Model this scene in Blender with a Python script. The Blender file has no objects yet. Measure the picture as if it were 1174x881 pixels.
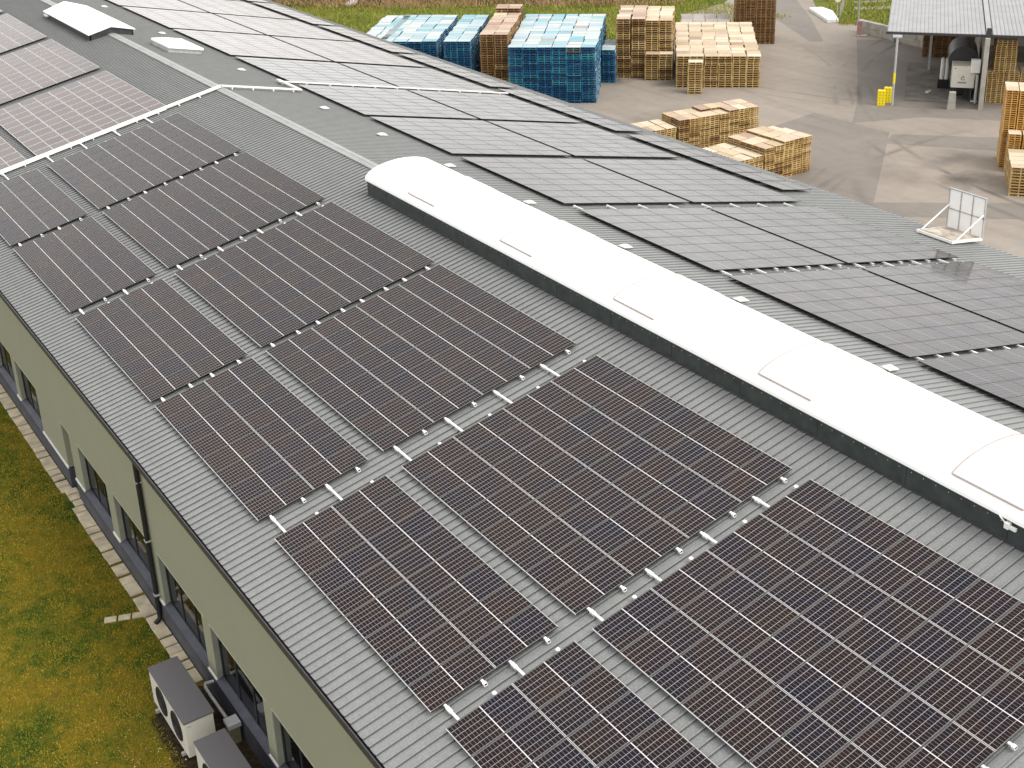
import bpy, math, random
import numpy as np
from mathutils import Vector, Matrix, Euler
random.seed(7); rng = np.random.default_rng(7)
scene = bpy.context.scene
col = scene.collection
# ------------------------------------------------------------------ site dimensions (metres)
A = math.radians(11.78)              # roof pitch
RU = 10.16                           # slope distance from the first panel column to the ridge
ZO = 7.85                            # height of the panel plane origin above the ground
PAN = -0.17                          # roof sheet below the panel plane
XR = RU * math.cos(A); ZR = ZO + RU * math.sin(A)
EL = -5.52; ER = 24.2                # left and right eaves
V0, V1 = -26.0, 118.0                # ends of the building
ML, MW, GAP = 1.755, 1.038, 0.02     # solar panel
PL, PW = ML + GAP, MW + GAP

class Fr:
    def __init__(s, o, ex, ey, ez): s.o = Vector(o); s.x = Vector(ex).normalized(); s.y = Vector(ey).normalized(); s.z = Vector(ez).normalized()
    def p(s, a, b, c): return s.o + s.x * a + s.y * b + s.z * c
    def m(s, a, b, c):
        M = Matrix((s.x, s.y, s.z)).transposed().to_4x4(); M.translation = s.p(a, b, c); return M
W = Fr((0, 0, 0), (1, 0, 0), (0, 1, 0), (0, 0, 1))
FL = Fr((0, 0, ZO), (math.cos(A), 0, math.sin(A)), (0, 1, 0), (-math.sin(A), 0, math.cos(A)))
FRt = Fr((XR, 0, ZR), (math.cos(A), 0, -math.sin(A)), (0, 1, 0), (math.sin(A), 0, math.cos(A)))
def ground_frame(x, y, ex, ey): return Fr((x, y, 0), (ex, ey, 0), (-ey, ex, 0), (0, 0, 1))

class MB:
    def __init__(s): s.v = []; s.f = []; s.m = []
    def box(s, fr, x0, x1, y0, y1, z0, z1, m=0):
        n = len(s.v)
        for z in (z0, z1):
            for (x, y) in ((x0, y0), (x1, y0), (x1, y1), (x0, y1)): s.v.append(fr.p(x, y, z)[:])
        for q in ((3, 2, 1, 0), (4, 5, 6, 7), (0, 1, 5, 4), (1, 2, 6, 5), (2, 3, 7, 6), (3, 0, 4, 7)):
            s.f.append([n + i for i in q]); s.m.append(m)
        return s
    def poly(s, pts, m=0):
        n = len(s.v); s.v += [tuple(p) for p in pts]; s.f.append(list(range(n, n + len(pts)))); s.m.append(m); return s
    def prism(s, pts, off, m=0):
        n = len(s.v); k = len(pts); off = Vector(off)
        s.v += [tuple(p) for p in pts]; s.v += [tuple(Vector(p) + off) for p in pts]
        s.f.append([n + i for i in range(k)][::-1]); s.m.append(m)
        s.f.append([n + k + i for i in range(k)]); s.m.append(m)
        for i in range(k):
            j = (i + 1) % k; s.f.append([n + i, n + j, n + k + j, n + k + i]); s.m.append(m)
        return s
    def tube(s, pts, r, seg=10, m=0, r2=None):
        pts = [Vector(p) for p in pts]; rings = []
        for i, p in enumerate(pts):
            d = (pts[min(i + 1, len(pts) - 1)] - pts[max(i - 1, 0)]).normalized()
            a = d.orthogonal().normalized() if i == 0 else (a - d * a.dot(d)).normalized()
            b = d.cross(a); rr = r if r2 is None else r + (r2 - r) * i / (len(pts) - 1)
            n = len(s.v); rings.append(n)
            for k in range(seg):
                t = 2 * math.pi * k / seg; s.v.append((p + a * math.cos(t) * rr + b * math.sin(t) * rr)[:])
        for i in range(len(rings) - 1):
            for k in range(seg):
                k2 = (k + 1) % seg; s.f.append([rings[i] + k, rings[i] + k2, rings[i + 1] + k2, rings[i + 1] + k]); s.m.append(m)
        s.f.append([rings[0] + k for k in range(seg)][::-1]); s.m.append(m)
        s.f.append([rings[-1] + k for k in range(seg)]); s.m.append(m)
        return s
    def mesh(s, name, mats):
        me = bpy.data.meshes.new(name); me.from_pydata(s.v, [], s.f)
        for x in (mats if isinstance(mats, (list, tuple)) else [mats]): me.materials.append(x)
        me.polygons.foreach_set('material_index', s.m); me.update(); return me
    def build(s, name, mats, parent=None, smooth=False, bevel=0):
        me = s.mesh(name, mats); o = bpy.data.objects.new(name, me); col.objects.link(o)
        if parent: o.parent = parent
        if smooth:
            for p in me.polygons: p.use_smooth = True
            me.set_sharp_from_angle(angle=math.radians(40))
        if bevel:
            b = o.modifiers.new('Bevel', 'BEVEL'); b.width = bevel; b.segments = 2; b.limit_method = 'ANGLE'
        return o
def tag(o, label=None, cat=None, group=None, kind=None):
    if label: o['label'] = label
    if cat: o['category'] = cat
    if group: o['group'] = group
    if kind: o['kind'] = kind
    return o
def empty(name, loc=(0, 0, 0)):
    o = bpy.data.objects.new(name, None); o.location = loc; o.empty_display_size = .2; col.objects.link(o); return o
def adopt(parent, *obs):             # parent at its own place: keep the children's world placement
    bpy.context.view_layer.update()
    inv = parent.matrix_world.inverted()
    for o in obs: o.parent = parent; o.matrix_parent_inverse = inv
ORD = ['', '1st', '2nd', '3rd'] + ['%dth' % i for i in range(4, 60)]
ORD[21] = '21st'; ORD[22] = '22nd'; ORD[23] = '23rd'

# ------------------------------------------------------------------ camera
cam = bpy.data.cameras.new('camera'); co = bpy.data.objects.new('camera', cam); col.objects.link(co)
co.location = (-14.35, -28.78, 18.85 + ZO); co.rotation_euler = tuple(math.radians(x) for x in (67.04, 1.14, -35.29))
cam.sensor_width = 36; cam.lens = 36 * 1479.9 / 1174; cam.shift_x = -56.58 / 1174; cam.shift_y = -109.38 / 1174
cam.clip_start = 0.5; cam.clip_end = 2000; scene.camera = co
scene.render.resolution_x = 1024; scene.render.resolution_y = 768
CM = co.rotation_euler.to_matrix(); CL = Vector(co.location)
def project(P):                      # in pixels of the 1174 wide picture (used only to choose which repeats are individuals)
    q = CM.transposed() @ (Vector(P) - CL)
    return (587 + 56.58 + 1479.9 * q.x / -q.z, 440.5 - 109.38 - 1479.9 * q.y / -q.z, -q.z)

# ------------------------------------------------------------------ materials
class NM:
    def __init__(s, name, rough=.6, spec=.5, metal=0.0):
        s.mat = bpy.data.materials.new(name); s.mat.use_nodes = True; s.n = s.mat.node_tree.nodes; s.l = s.mat.node_tree.links
        s.b = s.n['Principled BSDF']; s.b.inputs['Roughness'].default_value = rough
        s.b.inputs['Specular IOR Level'].default_value = spec; s.b.inputs['Metallic'].default_value = metal
    def tc(s, kind='Object'): return s.n.new('ShaderNodeTexCoord').outputs[kind]
    def geo(s): return s.n.new('ShaderNodeNewGeometry').outputs['Position']
    def mapping(s, v, scale, rot=(0, 0, 0)):
        m = s.n.new('ShaderNodeMapping'); s.l.new(v, m.inputs['Vector']); m.inputs['Scale'].default_value = scale; m.inputs['Rotation'].default_value = rot; return m.outputs[0]
    def noise(s, v, scale, detail=4, rough=.55, dist=0):
        t = s.n.new('ShaderNodeTexNoise'); s.l.new(v, t.inputs['Vector']); t.inputs['Scale'].default_value = scale
        t.inputs['Detail'].default_value = detail; t.inputs['Roughness'].default_value = rough; t.inputs['Distortion'].default_value = dist; return t.outputs['Fac']
    def ramp(s, v, stops, interp='LINEAR'):
        r = s.n.new('ShaderNodeValToRGB'); s.l.new(v, r.inputs[0]); e = r.color_ramp; e.interpolation = interp
        while len(e.elements) < len(stops): e.elements.new(.5)
        for k, (p, c) in enumerate(stops):
            e.elements[k].position = p; e.elements[k].color = (c[0], c[1], c[2], 1) if isinstance(c, (tuple, list)) else (c, c, c, 1)
        return r.outputs[0]
    def math(s, op, a, b=None, clamp=False):
        m = s.n.new('ShaderNodeMath'); m.operation = op; m.use_clamp = clamp
        for i, x in enumerate((a, b)):
            if x is None: continue
            if isinstance(x, (int, float)): m.inputs[i].default_value = x
            else: s.l.new(x, m.inputs[i])
        return m.outputs[0]
    def mix(s, f, a, b, mode='MIX'):
        m = s.n.new('ShaderNodeMix'); m.data_type = 'RGBA'; m.blend_type = mode
        for i, x in ((0, f), (6, a), (7, b)):
            if isinstance(x, (int, float)): m.inputs[i].default_value = x if i == 0 else (x, x, x, 1)
            elif isinstance(x, tuple): m.inputs[i].default_value = (*x, 1)
            else: s.l.new(x, m.inputs[i])
        return m.outputs[2]
    def color(s, c):
        if isinstance(c, tuple): s.b.inputs['Base Color'].default_value = (*c, 1)
        else: s.l.new(c, s.b.inputs['Base Color'])
        return s
    def bump(s, h, strength=.3, dist=.02):
        b = s.n.new('ShaderNodeBump'); b.inputs['Strength'].default_value = strength; b.inputs['Distance'].default_value = dist
        s.l.new(h, b.inputs['Height']); s.l.new(b.outputs[0], s.b.inputs['Normal']); return s
    def rough(s, v): s.l.new(v, s.b.inputs['Roughness']); return s
def rnd(s):                           # one random number per object, or per copy inside a merged mesh
    a = s.n.new('ShaderNodeAttribute'); a.attribute_name = 'rnd'
    o = s.n.new('ShaderNodeObjectInfo')
    return s.math('FRACT', s.math('ADD', a.outputs['Fac'], o.outputs['Random']))
def noisy(name, c, var=.15, scale=3, rough=.6, spec=.4, metal=0., detail=5, bump=0, bs=30):
    s = NM(name, rough, spec, metal); p = s.geo(); n = s.noise(p, scale, detail, .6)
    c1 = tuple(max(0, x * (1 - var)) for x in c); c2 = tuple(min(1, x * (1 + var)) for x in c)
    s.color(s.ramp(n, [(.3, c1), (.7, c2)]))
    if bump: s.bump(s.noise(p, bs, 4), bump, .02)
    return s.mat

def roof_mat():
    s = NM('roof_sheet', .45, .5); p = s.geo()
    n = s.noise(p, .35, 6, .65); n2 = s.noise(s.mapping(p, (3, .25, 3)), .8, 4, .6); n3 = s.noise(p, 22, 3, .7)
    c = s.ramp(n, [(.3, (.142, .152, .150)), (.7, (.188, .195, .190))])
    c = s.mix(.5, c, s.ramp(n2, [(.3, (.145, .152, .148)), (.7, (.225, .223, .213))]))
    c = s.mix(.16, c, s.ramp(n3, [(.3, .1), (.7, .6)]))
    s.color(c); s.rough(s.ramp(n, [(.3, .36), (.7, .52)])); return s.mat
def glass_mat(name, plain=False, calm=1.0):
    s = NM(name, .14, (.10 if calm == 1 else .30) if not plain else .16); s.b.inputs['IOR'].default_value = 1.5
    uv = s.n.new('ShaderNodeUVMap').outputs[0]; sep = s.n.new('ShaderNodeSeparateXYZ'); s.l.new(uv, sep.inputs[0]); x, y = sep.outputs[0], sep.outputs[1]
    r = rnd(s)
    half = s.math('GREATER_THAN', x, ML / 2)
    xx = s.math('ABSOLUTE', s.math('SUBTRACT', x, ML / 2))          # 0 at the middle
    fx = s.math('FRACT', s.math('DIVIDE', s.math('SUBTRACT', xx, .011), .0846))
    fy = s.math('FRACT', s.math('DIVIDE', s.math('SUBTRACT', y, .020), .1663))
    cx = s.math('ABSOLUTE', s.math('SUBTRACT', fx, .5)); cy = s.math('ABSOLUTE', s.math('SUBTRACT', fy, .5))
    lx = s.math('GREATER_THAN', cx, .458); ly = s.math('GREATER_THAN', cy, .463)
    mid = s.math('LESS_THAN', xx, .011)
    bx = s.math('GREATER_THAN', xx, ML / 2 - .020); by = s.math('GREATER_THAN', s.math('ABSOLUTE', s.math('SUBTRACT', y, MW / 2)), MW / 2 - .019)
    wn = s.n.new('ShaderNodeTexWhiteNoise'); wn.noise_dimensions = '2D'
    cmb = s.n.new('ShaderNodeCombineXYZ'); s.l.new(r, cmb.inputs[0]); s.l.new(half, cmb.inputs[1]); s.l.new(cmb.outputs[0], wn.inputs['Vector'])
    w = wn.outputs['Value']
    p = s.geo(); big = s.noise(p, .13, 3, .6)
    if not plain:
        cell = s.ramp(w, [(0, (.019, .010, .008)), (.4, (.015, .009, .010)), (.7, (.010, .008, .013)), (.85, (.007, .008, .017)), (1, (.024, .013, .007))])
        cell = s.mix(.5, cell, s.ramp(s.noise(p, 1.3, 3, .6), [(.35, (.024, .012, .007)), (.5, (.013, .008, .010)), (.65, (.007, .007, .017))]))
        c = s.mix(s.math('MULTIPLY', lx, .8 * calm), cell, (.24, .22, .22))
        c = s.mix(s.math('MULTIPLY', ly, .9 * calm), c, (.36, .335, .32))
        c = s.mix(s.math('MAXIMUM', bx, by), c, (.014, .013, .013))
        c = s.mix(s.math('MULTIPLY', mid, .35 + .65 * calm if calm == 1 else .35), c, (.62, .61, .59))
    else:
        by = s.math('GREATER_THAN', s.math('ABSOLUTE', s.math('SUBTRACT', y, MW / 2)), MW / 2 - .032)
        cell = s.ramp(w, [(0, (.115, .090, .082)), (.5, (.13, .103, .097)), (1, (.10, .081, .082))])  # pale base: sky reflected at a grazing angle, painted into the cells
        c = s.mix(s.math('MAXIMUM', bx, by), cell, (.6, .58, .56))
        c = s.mix(mid, c, (.62, .60, .58))
    s.color(c)
    dust = s.noise(s.mapping(p, (.6, 3, 1)), 1.1, 4, .6)
    s.rough(s.ramp(dust, [(.3, .07), (.75, .19)]))
    return s.mat
def wood_mat(name, stops, rough=.8, streak=.35):
    s = NM(name, rough, .2); r = rnd(s); c = s.ramp(r, stops)
    n = s.noise(s.geo(), 3.1, 5, .7); c = s.mix(streak, c, s.ramp(n, [(.3, tuple(x * .35 for x in stops[0][1])), (.7, stops[-1][1])])); s.color(c); return s.mat
def asphalt_mat(name, c, dark=.75):
    s = NM(name, .85, .2); p = s.geo(); n = s.noise(p, .09, 6, .6, .6); n2 = s.noise(p, 1.2, 6, .7); n3 = s.noise(p, 40, 2, .8)
    st = s.noise(s.mapping(p, (1, .12, 1), (0, 0, math.radians(25))), .55, 5, .65, .5)
    k = s.ramp(n, [(.3, tuple(x * dark for x in c)), (.5, c), (.75, tuple(x * 1.12 for x in c))])
    k = s.mix(.45, k, s.ramp(st, [(.35, tuple(x * .62 for x in c)), (.5, c), (.7, tuple(x * 1.15 for x in c))]))
    k = s.mix(.25, k, s.ramp(n2, [(.3, tuple(x * .6 for x in c)), (.7, tuple(x * 1.25 for x in c))]))
    k = s.mix(.12, k, s.ramp(n3, [(.3, .05), (.7, .6)]))
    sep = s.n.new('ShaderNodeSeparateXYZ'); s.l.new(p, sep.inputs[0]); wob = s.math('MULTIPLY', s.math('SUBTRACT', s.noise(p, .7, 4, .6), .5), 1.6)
    tot = None  # dark spots by the piles: contact shade painted in, together with stains
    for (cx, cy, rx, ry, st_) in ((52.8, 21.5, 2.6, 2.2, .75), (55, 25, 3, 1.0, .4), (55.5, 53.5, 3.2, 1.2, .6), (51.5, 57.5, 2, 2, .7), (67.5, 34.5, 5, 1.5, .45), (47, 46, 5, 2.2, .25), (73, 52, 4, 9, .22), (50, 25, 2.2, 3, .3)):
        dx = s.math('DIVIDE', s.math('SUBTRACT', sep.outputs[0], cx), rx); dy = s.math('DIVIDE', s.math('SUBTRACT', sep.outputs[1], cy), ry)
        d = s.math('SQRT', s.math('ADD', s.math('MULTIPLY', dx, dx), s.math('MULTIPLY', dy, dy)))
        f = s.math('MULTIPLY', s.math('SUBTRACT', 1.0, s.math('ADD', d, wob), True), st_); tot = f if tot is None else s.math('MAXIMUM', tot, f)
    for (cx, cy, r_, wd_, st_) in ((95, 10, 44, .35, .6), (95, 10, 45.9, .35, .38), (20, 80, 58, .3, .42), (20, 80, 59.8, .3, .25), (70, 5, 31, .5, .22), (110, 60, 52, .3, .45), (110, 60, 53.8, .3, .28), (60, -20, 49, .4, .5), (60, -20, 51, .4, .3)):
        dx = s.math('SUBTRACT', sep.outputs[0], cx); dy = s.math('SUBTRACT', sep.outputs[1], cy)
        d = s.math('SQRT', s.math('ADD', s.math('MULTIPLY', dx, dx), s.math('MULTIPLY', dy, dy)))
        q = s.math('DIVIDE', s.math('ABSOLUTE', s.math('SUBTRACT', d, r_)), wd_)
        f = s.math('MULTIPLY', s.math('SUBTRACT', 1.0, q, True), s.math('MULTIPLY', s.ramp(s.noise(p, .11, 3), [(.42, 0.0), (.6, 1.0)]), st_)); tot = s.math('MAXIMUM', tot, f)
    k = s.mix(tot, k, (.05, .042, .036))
    s.color(k); s.bump(n3, .15, .01); return s.mat
def grass_mat(name, stops, big=.35, small=2.2):
    s = NM(name, .9, .1); p = s.geo(); n = s.noise(p, big, 6, .62, .4); n2 = s.noise(p, small, 6, .7); n3 = s.noise(p, 17, 4, .75)
    c = s.ramp(s.math('ADD', s.math('MULTIPLY', n, .55), s.math('MULTIPLY', n2, .45)), stops)
    c = s.mix(.5, c, s.ramp(n3, [(.32, (.022, .020, .005)), (.55, (.13, .10, .02)), (.78, (.30, .24, .07))]), 'OVERLAY'); s.color(c)
    s.bump(n3, .8, .06); return s.mat
def wall_mat():
    s = NM('olive_wall', .7, .25); p = s.geo(); n = s.noise(p, 140, 2, .8); n2 = s.noise(p, .5, 4, .6)
    c = s.ramp(n2, [(.3, (.28, .275, .215)), (.7, (.308, .302, .237))]); c = s.mix(.45, c, s.ramp(n, [(.3, (.13, .135, .08)), (.7, (.40, .40, .27))])); s.color(c); return s.mat

M = {}
M['roof'] = roof_mat()
M['ribshade'] = noisy('roof_rib_flank_shade', (.085, .088, .087), .15, 2, .6)  # near flank of each rib: its shade is painted into the colour
M['ribshade_soft'] = noisy('roof_rib_shade_soft', (.14, .142, .138), .15, 2, .6)  # the same painted rib shade, weaker on the yard slope
M['trim'] = noisy('dark_grey_trim', (.045, .042, .046), .25, 4, .45)
M['curb'] = noisy('curb_sheet', (.035, .042, .042), .35, 2.5, .4, .5)
M['ridge'] = noisy('ridge_flashing', (.30, .30, .29), .12, 2, .5)
M['wall'] = wall_mat()
M['slate'] = noisy('slate_plinth', (.055, .058, .075), .25, 2.2, .55)
M['flash'] = noisy('white_flashing', (.75, .74, .73), .1, 3, .35)
M['jamb'] = noisy('window_jamb', (.24, .25, .20), .1, 2, .7)
M['jambtrim'] = noisy('pale_edge_trim', (.42, .43, .33), .1, 3, .5)
M['wframe'] = noisy('window_frame_dark', (.03, .032, .034), .2, 3, .4)
s = NM('window_glass', .05, .6); s.color((.006, .006, .007)); M['pane'] = s.mat
M['inside'] = noisy('dark_interior', (.012, .010, .009), .5, 1.2, .9)
M['blind'] = noisy('pale_objects_behind_glass', (.30, .30, .27), .3, 4, .8)
s = NM('opal_dome', .45, .4); s.color(s.ramp(s.noise(s.geo(), .7, 4), [(.3, (.93, .93, .92)), (.7, (.96, .96, .95))])); M['dome'] = s.mat
M['flapline'] = noisy('flap_seal', (.40, .34, .32), .1, 3, .6)
M['cells'] = glass_mat('solar_cells'); M['plain'] = glass_mat('solar_cells_sky_sheen', True); M['calm'] = glass_mat('solar_cells_yard_slope', False, .35)
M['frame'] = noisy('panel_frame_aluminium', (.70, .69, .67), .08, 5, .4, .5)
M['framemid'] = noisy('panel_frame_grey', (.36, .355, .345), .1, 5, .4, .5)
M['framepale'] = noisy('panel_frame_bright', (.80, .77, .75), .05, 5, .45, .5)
M['framedim'] = noisy('panel_frame_dim', (.24, .235, .22), .1, 5, .4, .5)  # long frame edges, a dimmer tone than the short ends
M['back'] = noisy('panel_back_and_side_shade', (.012, .012, .012), .1, 3, .6)  # real dark backsheet, and painted shade on the frame sides
M['rail'] = noisy('mounting_rail_metal', (.78, .77, .75), .06, 8, .4, .5)
M['tray'] = noisy('cable_tray_metal', (.80, .79, .74), .12, 2, .5)
M['sheetw'] = noisy('white_sheet', (.92, .91, .88), .03, 2, .4)
M['white'] = noisy('white_painted_metal', (.78, .77, .73), .08, 2, .45)
M['vent'] = noisy('vent_cap', (.62, .61, .58), .1, 6, .5)
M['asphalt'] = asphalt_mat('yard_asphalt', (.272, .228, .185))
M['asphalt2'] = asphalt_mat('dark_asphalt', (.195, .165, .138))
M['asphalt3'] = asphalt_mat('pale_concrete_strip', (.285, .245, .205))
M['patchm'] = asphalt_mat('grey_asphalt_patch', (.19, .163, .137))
M['padc'] = noisy('stained_concrete', (.16, .145, .125), .3, .9, .85, .2)
M['concrete'] = noisy('concrete', (.36, .34, .30), .2, 1.5, .85, .2, bump=.2)
M['paver'] = noisy('sand_paver', (.47, .40, .285), .3, 1.9, .9, .15, bump=.3)
M['soil'] = noisy('dark_soil', (.035, .025, .015), .6, 5, .95, .1, bump=.8, bs=14)
M['lawn'] = grass_mat('lawn_ground', [(.37, (.03, .075, .010)), (.46, (.09, .13, .016)), (.52, (.23, .19, .022)), (.60, (.29, .21, .024)), (.68, (.13, .075, .02))], .24, 1.6)
M['field'] = grass_mat('field_ground', [(.3, (.06, .11, .015)), (.45, (.14, .19, .03)), (.6, (.26, .26, .055)), (.75, (.25, .17, .06))], .12, .8)
def blade_mat(name, stops):
    s = NM(name, .8, .15); p = s.geo(); n = s.noise(p, .35, 6, .62, .4); n2 = s.noise(p, 2.2, 6, .7); c = s.ramp(s.math('ADD', s.math('MULTIPLY', n, .55), s.math('MULTIPLY', n2, .45)), stops)
    c = s.mix(.28, c, s.ramp(rnd(s), [(0, tuple(x * .4 for x in stops[1][1])), (.5, stops[2][1]), (1, tuple(min(1, x * 2.0) for x in stops[3][1]))])); s.color(c); return s.mat
M['blade'] = blade_mat('grass_blades', [(.36, (.04, .095, .010)), (.45, (.12, .17, .016)), (.51, (.29, .235, .022)), (.62, (.40, .28, .03))])
M['fblade'] = blade_mat('field_blades', [(.36, (.06, .11, .015)), (.45, (.14, .20, .025)), (.51, (.26, .27, .045)), (.62, (.36, .32, .08))])
M['leafm'] = blade_mat('dry_leaves', [(.3, (.30, .20, .08)), (.45, (.42, .30, .14)), (.6, (.50, .40, .22)), (.7, (.3, .15, .05))])
M['brush'] = blade_mat('dry_brush', [(.3, (.16, .09, .05)), (.42, (.32, .20, .11)), (.55, (.50, .34, .20)), (.68, (.36, .27, .10))])
M['bushleaf'] = blade_mat('bush_leaves', [(.3, (.05, .06, .015)), (.45, (.09, .10, .02)), (.6, (.18, .16, .04)), (.7, (.22, .13, .05))])
M['bluedeck'] = wood_mat('blue_pallet_lit_top', [(0, (.24, .42, .46)), (.25, (.42, .52, .54)), (.5, (.54, .58, .57)), (.7, (.60, .57, .53)), (.85, (.48, .54, .57)), (1, (.20, .42, .48))], streak=.12)
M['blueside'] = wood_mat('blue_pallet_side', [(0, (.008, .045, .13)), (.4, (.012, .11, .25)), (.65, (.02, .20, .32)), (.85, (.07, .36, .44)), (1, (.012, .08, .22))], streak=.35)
M['wooddeck'] = wood_mat('pale_pallet_lit_top', [(0, (.46, .35, .23)), (.5, (.57, .47, .34)), (1, (.66, .57, .44))], streak=.15)
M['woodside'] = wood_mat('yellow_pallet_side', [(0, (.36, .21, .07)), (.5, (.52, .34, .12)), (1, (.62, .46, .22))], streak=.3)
M['browndeck'] = wood_mat('brown_pallet_lit_top', [(0, (.38, .25, .18)), (.5, (.48, .36, .28)), (1, (.56, .45, .36))], streak=.15)
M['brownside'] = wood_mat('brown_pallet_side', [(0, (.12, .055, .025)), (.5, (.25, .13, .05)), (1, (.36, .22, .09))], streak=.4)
M['greydeck'] = wood_mat('grey_pallet_lit_top', [(0, (.34, .29, .26)), (1, (.46, .42, .38))], streak=.3)
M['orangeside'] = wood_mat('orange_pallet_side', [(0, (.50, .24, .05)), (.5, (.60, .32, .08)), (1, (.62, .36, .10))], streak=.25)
s = NM('yellow_plastic', .4, .5); s.color((.85, .68, .01)); M['yellow'] = s.mat
M['galv'] = noisy('galvanised_steel', (.42, .42, .42), .15, 4, .45, .5)
M['shedroof'] = noisy('shed_roof_sheet', (.33, .328, .33), .1, .8, .6, .3)
M['black'] = noisy('black_rubber', (.012, .012, .012), .3, 3, .6)
M['heattop'] = noisy('heat_pump_lid', (.105, .098, .105), .15, 60, .6)
M['heatbody'] = noisy('heat_pump_body', (.62, .60, .52), .06, 2, .5)
M['tarp'] = noisy('dark_blue_tarp', (.02, .035, .055), .4, 2, .5)
M['pink'] = noisy('faded_red_post', (.42, .24, .22), .15, 3, .6)
M['ink'] = noisy('dark_ink', (.06, .06, .06), .1, 3, .6)

# ------------------------------------------------------------------ world and sun
wd = bpy.data.worlds.new('World'); scene.world = wd; wd.use_nodes = True
nt = wd.node_tree; bg = nt.nodes['Background']
sky = nt.nodes.new('ShaderNodeTexSky'); sky.sky_type = 'NISHITA'; sky.sun_disc = False
SUN_EL, SUN_AZ = math.radians(52), math.radians(150)      # azimuth clockwise from +Y
sky.sun_elevation = SUN_EL; sky.sun_rotation = SUN_AZ; sky.air_density = 1.5; sky.dust_density = 4.0; sky.ozone_density = 1.0
hs = nt.nodes.new('ShaderNodeHueSaturation'); hs.inputs['Saturation'].default_value = .16; nt.links.new(sky.outputs[0], hs.inputs['Color'])
tcw = nt.nodes.new('ShaderNodeTexCoord'); nz = nt.nodes.new('ShaderNodeTexNoise'); nz.inputs['Scale'].default_value = 3.2; nz.inputs['Detail'].default_value = 5
mpw = nt.nodes.new('ShaderNodeMapping'); mpw.inputs['Scale'].default_value = (1, 1, 3.5); nt.links.new(tcw.outputs['Generated'], mpw.inputs[0]); nt.links.new(mpw.outputs[0], nz.inputs['Vector'])
rp = nt.nodes.new('ShaderNodeValToRGB'); nt.links.new(nz.outputs['Fac'], rp.inputs[0]); rp.color_ramp.elements[0].position = .3; rp.color_ramp.elements[0].color = (.76, .755, .75, 1); rp.color_ramp.elements[1].position = .7; rp.color_ramp.elements[1].color = (1.2, 1.19, 1.17, 1)
mxw = nt.nodes.new('ShaderNodeMix'); mxw.data_type = 'RGBA'; mxw.blend_type = 'MULTIPLY'; mxw.inputs[0].default_value = 1
mo = nt.nodes.new('ShaderNodeMix'); mo.data_type = 'RGBA'; mo.inputs[0].default_value = .55; nt.links.new(hs.outputs[0], mo.inputs[6]); mo.inputs[7].default_value = (7.1, 7.1, 7.1, 1)
nt.links.new(mo.outputs[2], mxw.inputs[6]); sx = nt.nodes.new('ShaderNodeSeparateXYZ'); nt.links.new(tcw.outputs['Generated'], sx.inputs[0])
hr = nt.nodes.new('ShaderNodeValToRGB'); nt.links.new(sx.outputs[2], hr.inputs[0]); hr.color_ramp.elements[0].position = .0; hr.color_ramp.elements[0].color = (1.62, 1.62, 1.64, 1); hr.color_ramp.elements[1].position = .42; hr.color_ramp.elements[1].color = (1, 1, 1, 1)
mh = nt.nodes.new('ShaderNodeMix'); mh.data_type = 'RGBA'; mh.blend_type = 'MULTIPLY'; mh.inputs[0].default_value = 1; nt.links.new(rp.outputs[0], mh.inputs[6]); nt.links.new(hr.outputs[0], mh.inputs[7]); nt.links.new(mh.outputs[2], mxw.inputs[7]); nt.links.new(mxw.outputs[2], bg.inputs['Color'])
bg.inputs['Strength'].default_value = .10
sl = bpy.data.lights.new('sun', 'SUN'); sl.energy = .7; sl.angle = math.radians(30); sl.color = (1, .97, .92)
so = bpy.data.objects.new('sun', sl); col.objects.link(so)
sd = Vector((math.sin(SUN_AZ) * math.cos(SUN_EL), math.cos(SUN_AZ) * math.cos(SUN_EL), math.sin(SUN_EL)))
so.rotation_euler = sd.to_track_quat('Z', 'Y').to_euler(); so.location = (0, 0, 60)
scene.view_settings.view_transform = 'Standard'; scene.view_settings.look = 'None'; scene.view_settings.exposure = 1.25; scene.view_settings.gamma = 1
scene.render.engine = 'CYCLES'

# ------------------------------------------------------------------ ground
def sheet(name, pts, z, mat, th=.0):
    b = MB(); b.poly([(x, y, z) for x, y in pts]); o = b.build(name, mat); return tag(o, kind='structure')
sheet('ground', [(-700, -400), (900, -400), (900, 1300), (-700, 1300)], 0, M['field'])
sheet('lawn', [(-60, -60), (-5.22, -60), (-5.22, 150), (-60, 150)], .004, M['lawn'])
YARD = [(22, -60), (140, -60), (140, 30), (110, 42), (97, 50), (86.5, 57.5), (83.2, 61.5), (85, 66), (91, 73), (106, 92), (125, 150), (119, 152), (99, 96), (90, 83), (86, 80), (82, 77.5), (75, 75.5), (66, 68), (57, 66.3), (48, 76), (38, 86), (22, 96)]
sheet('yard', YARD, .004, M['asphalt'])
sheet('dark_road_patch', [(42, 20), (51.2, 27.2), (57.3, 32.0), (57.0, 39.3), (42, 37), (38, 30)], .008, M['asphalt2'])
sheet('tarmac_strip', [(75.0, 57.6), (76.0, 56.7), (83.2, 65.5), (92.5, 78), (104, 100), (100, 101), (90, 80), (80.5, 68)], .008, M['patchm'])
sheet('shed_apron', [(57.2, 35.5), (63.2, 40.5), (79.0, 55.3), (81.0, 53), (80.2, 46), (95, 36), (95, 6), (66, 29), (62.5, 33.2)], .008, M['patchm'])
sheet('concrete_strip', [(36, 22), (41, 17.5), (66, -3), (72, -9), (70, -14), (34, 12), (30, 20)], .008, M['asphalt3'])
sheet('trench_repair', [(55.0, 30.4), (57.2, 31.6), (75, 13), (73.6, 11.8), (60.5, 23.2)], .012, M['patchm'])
sheet('tarmac_lane', [(43.0, 20.5), (44.6, 22.4), (56, 13), (70, 1), (68.5, -1), (54, 10.5)], .012, M['patchm'])
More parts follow.
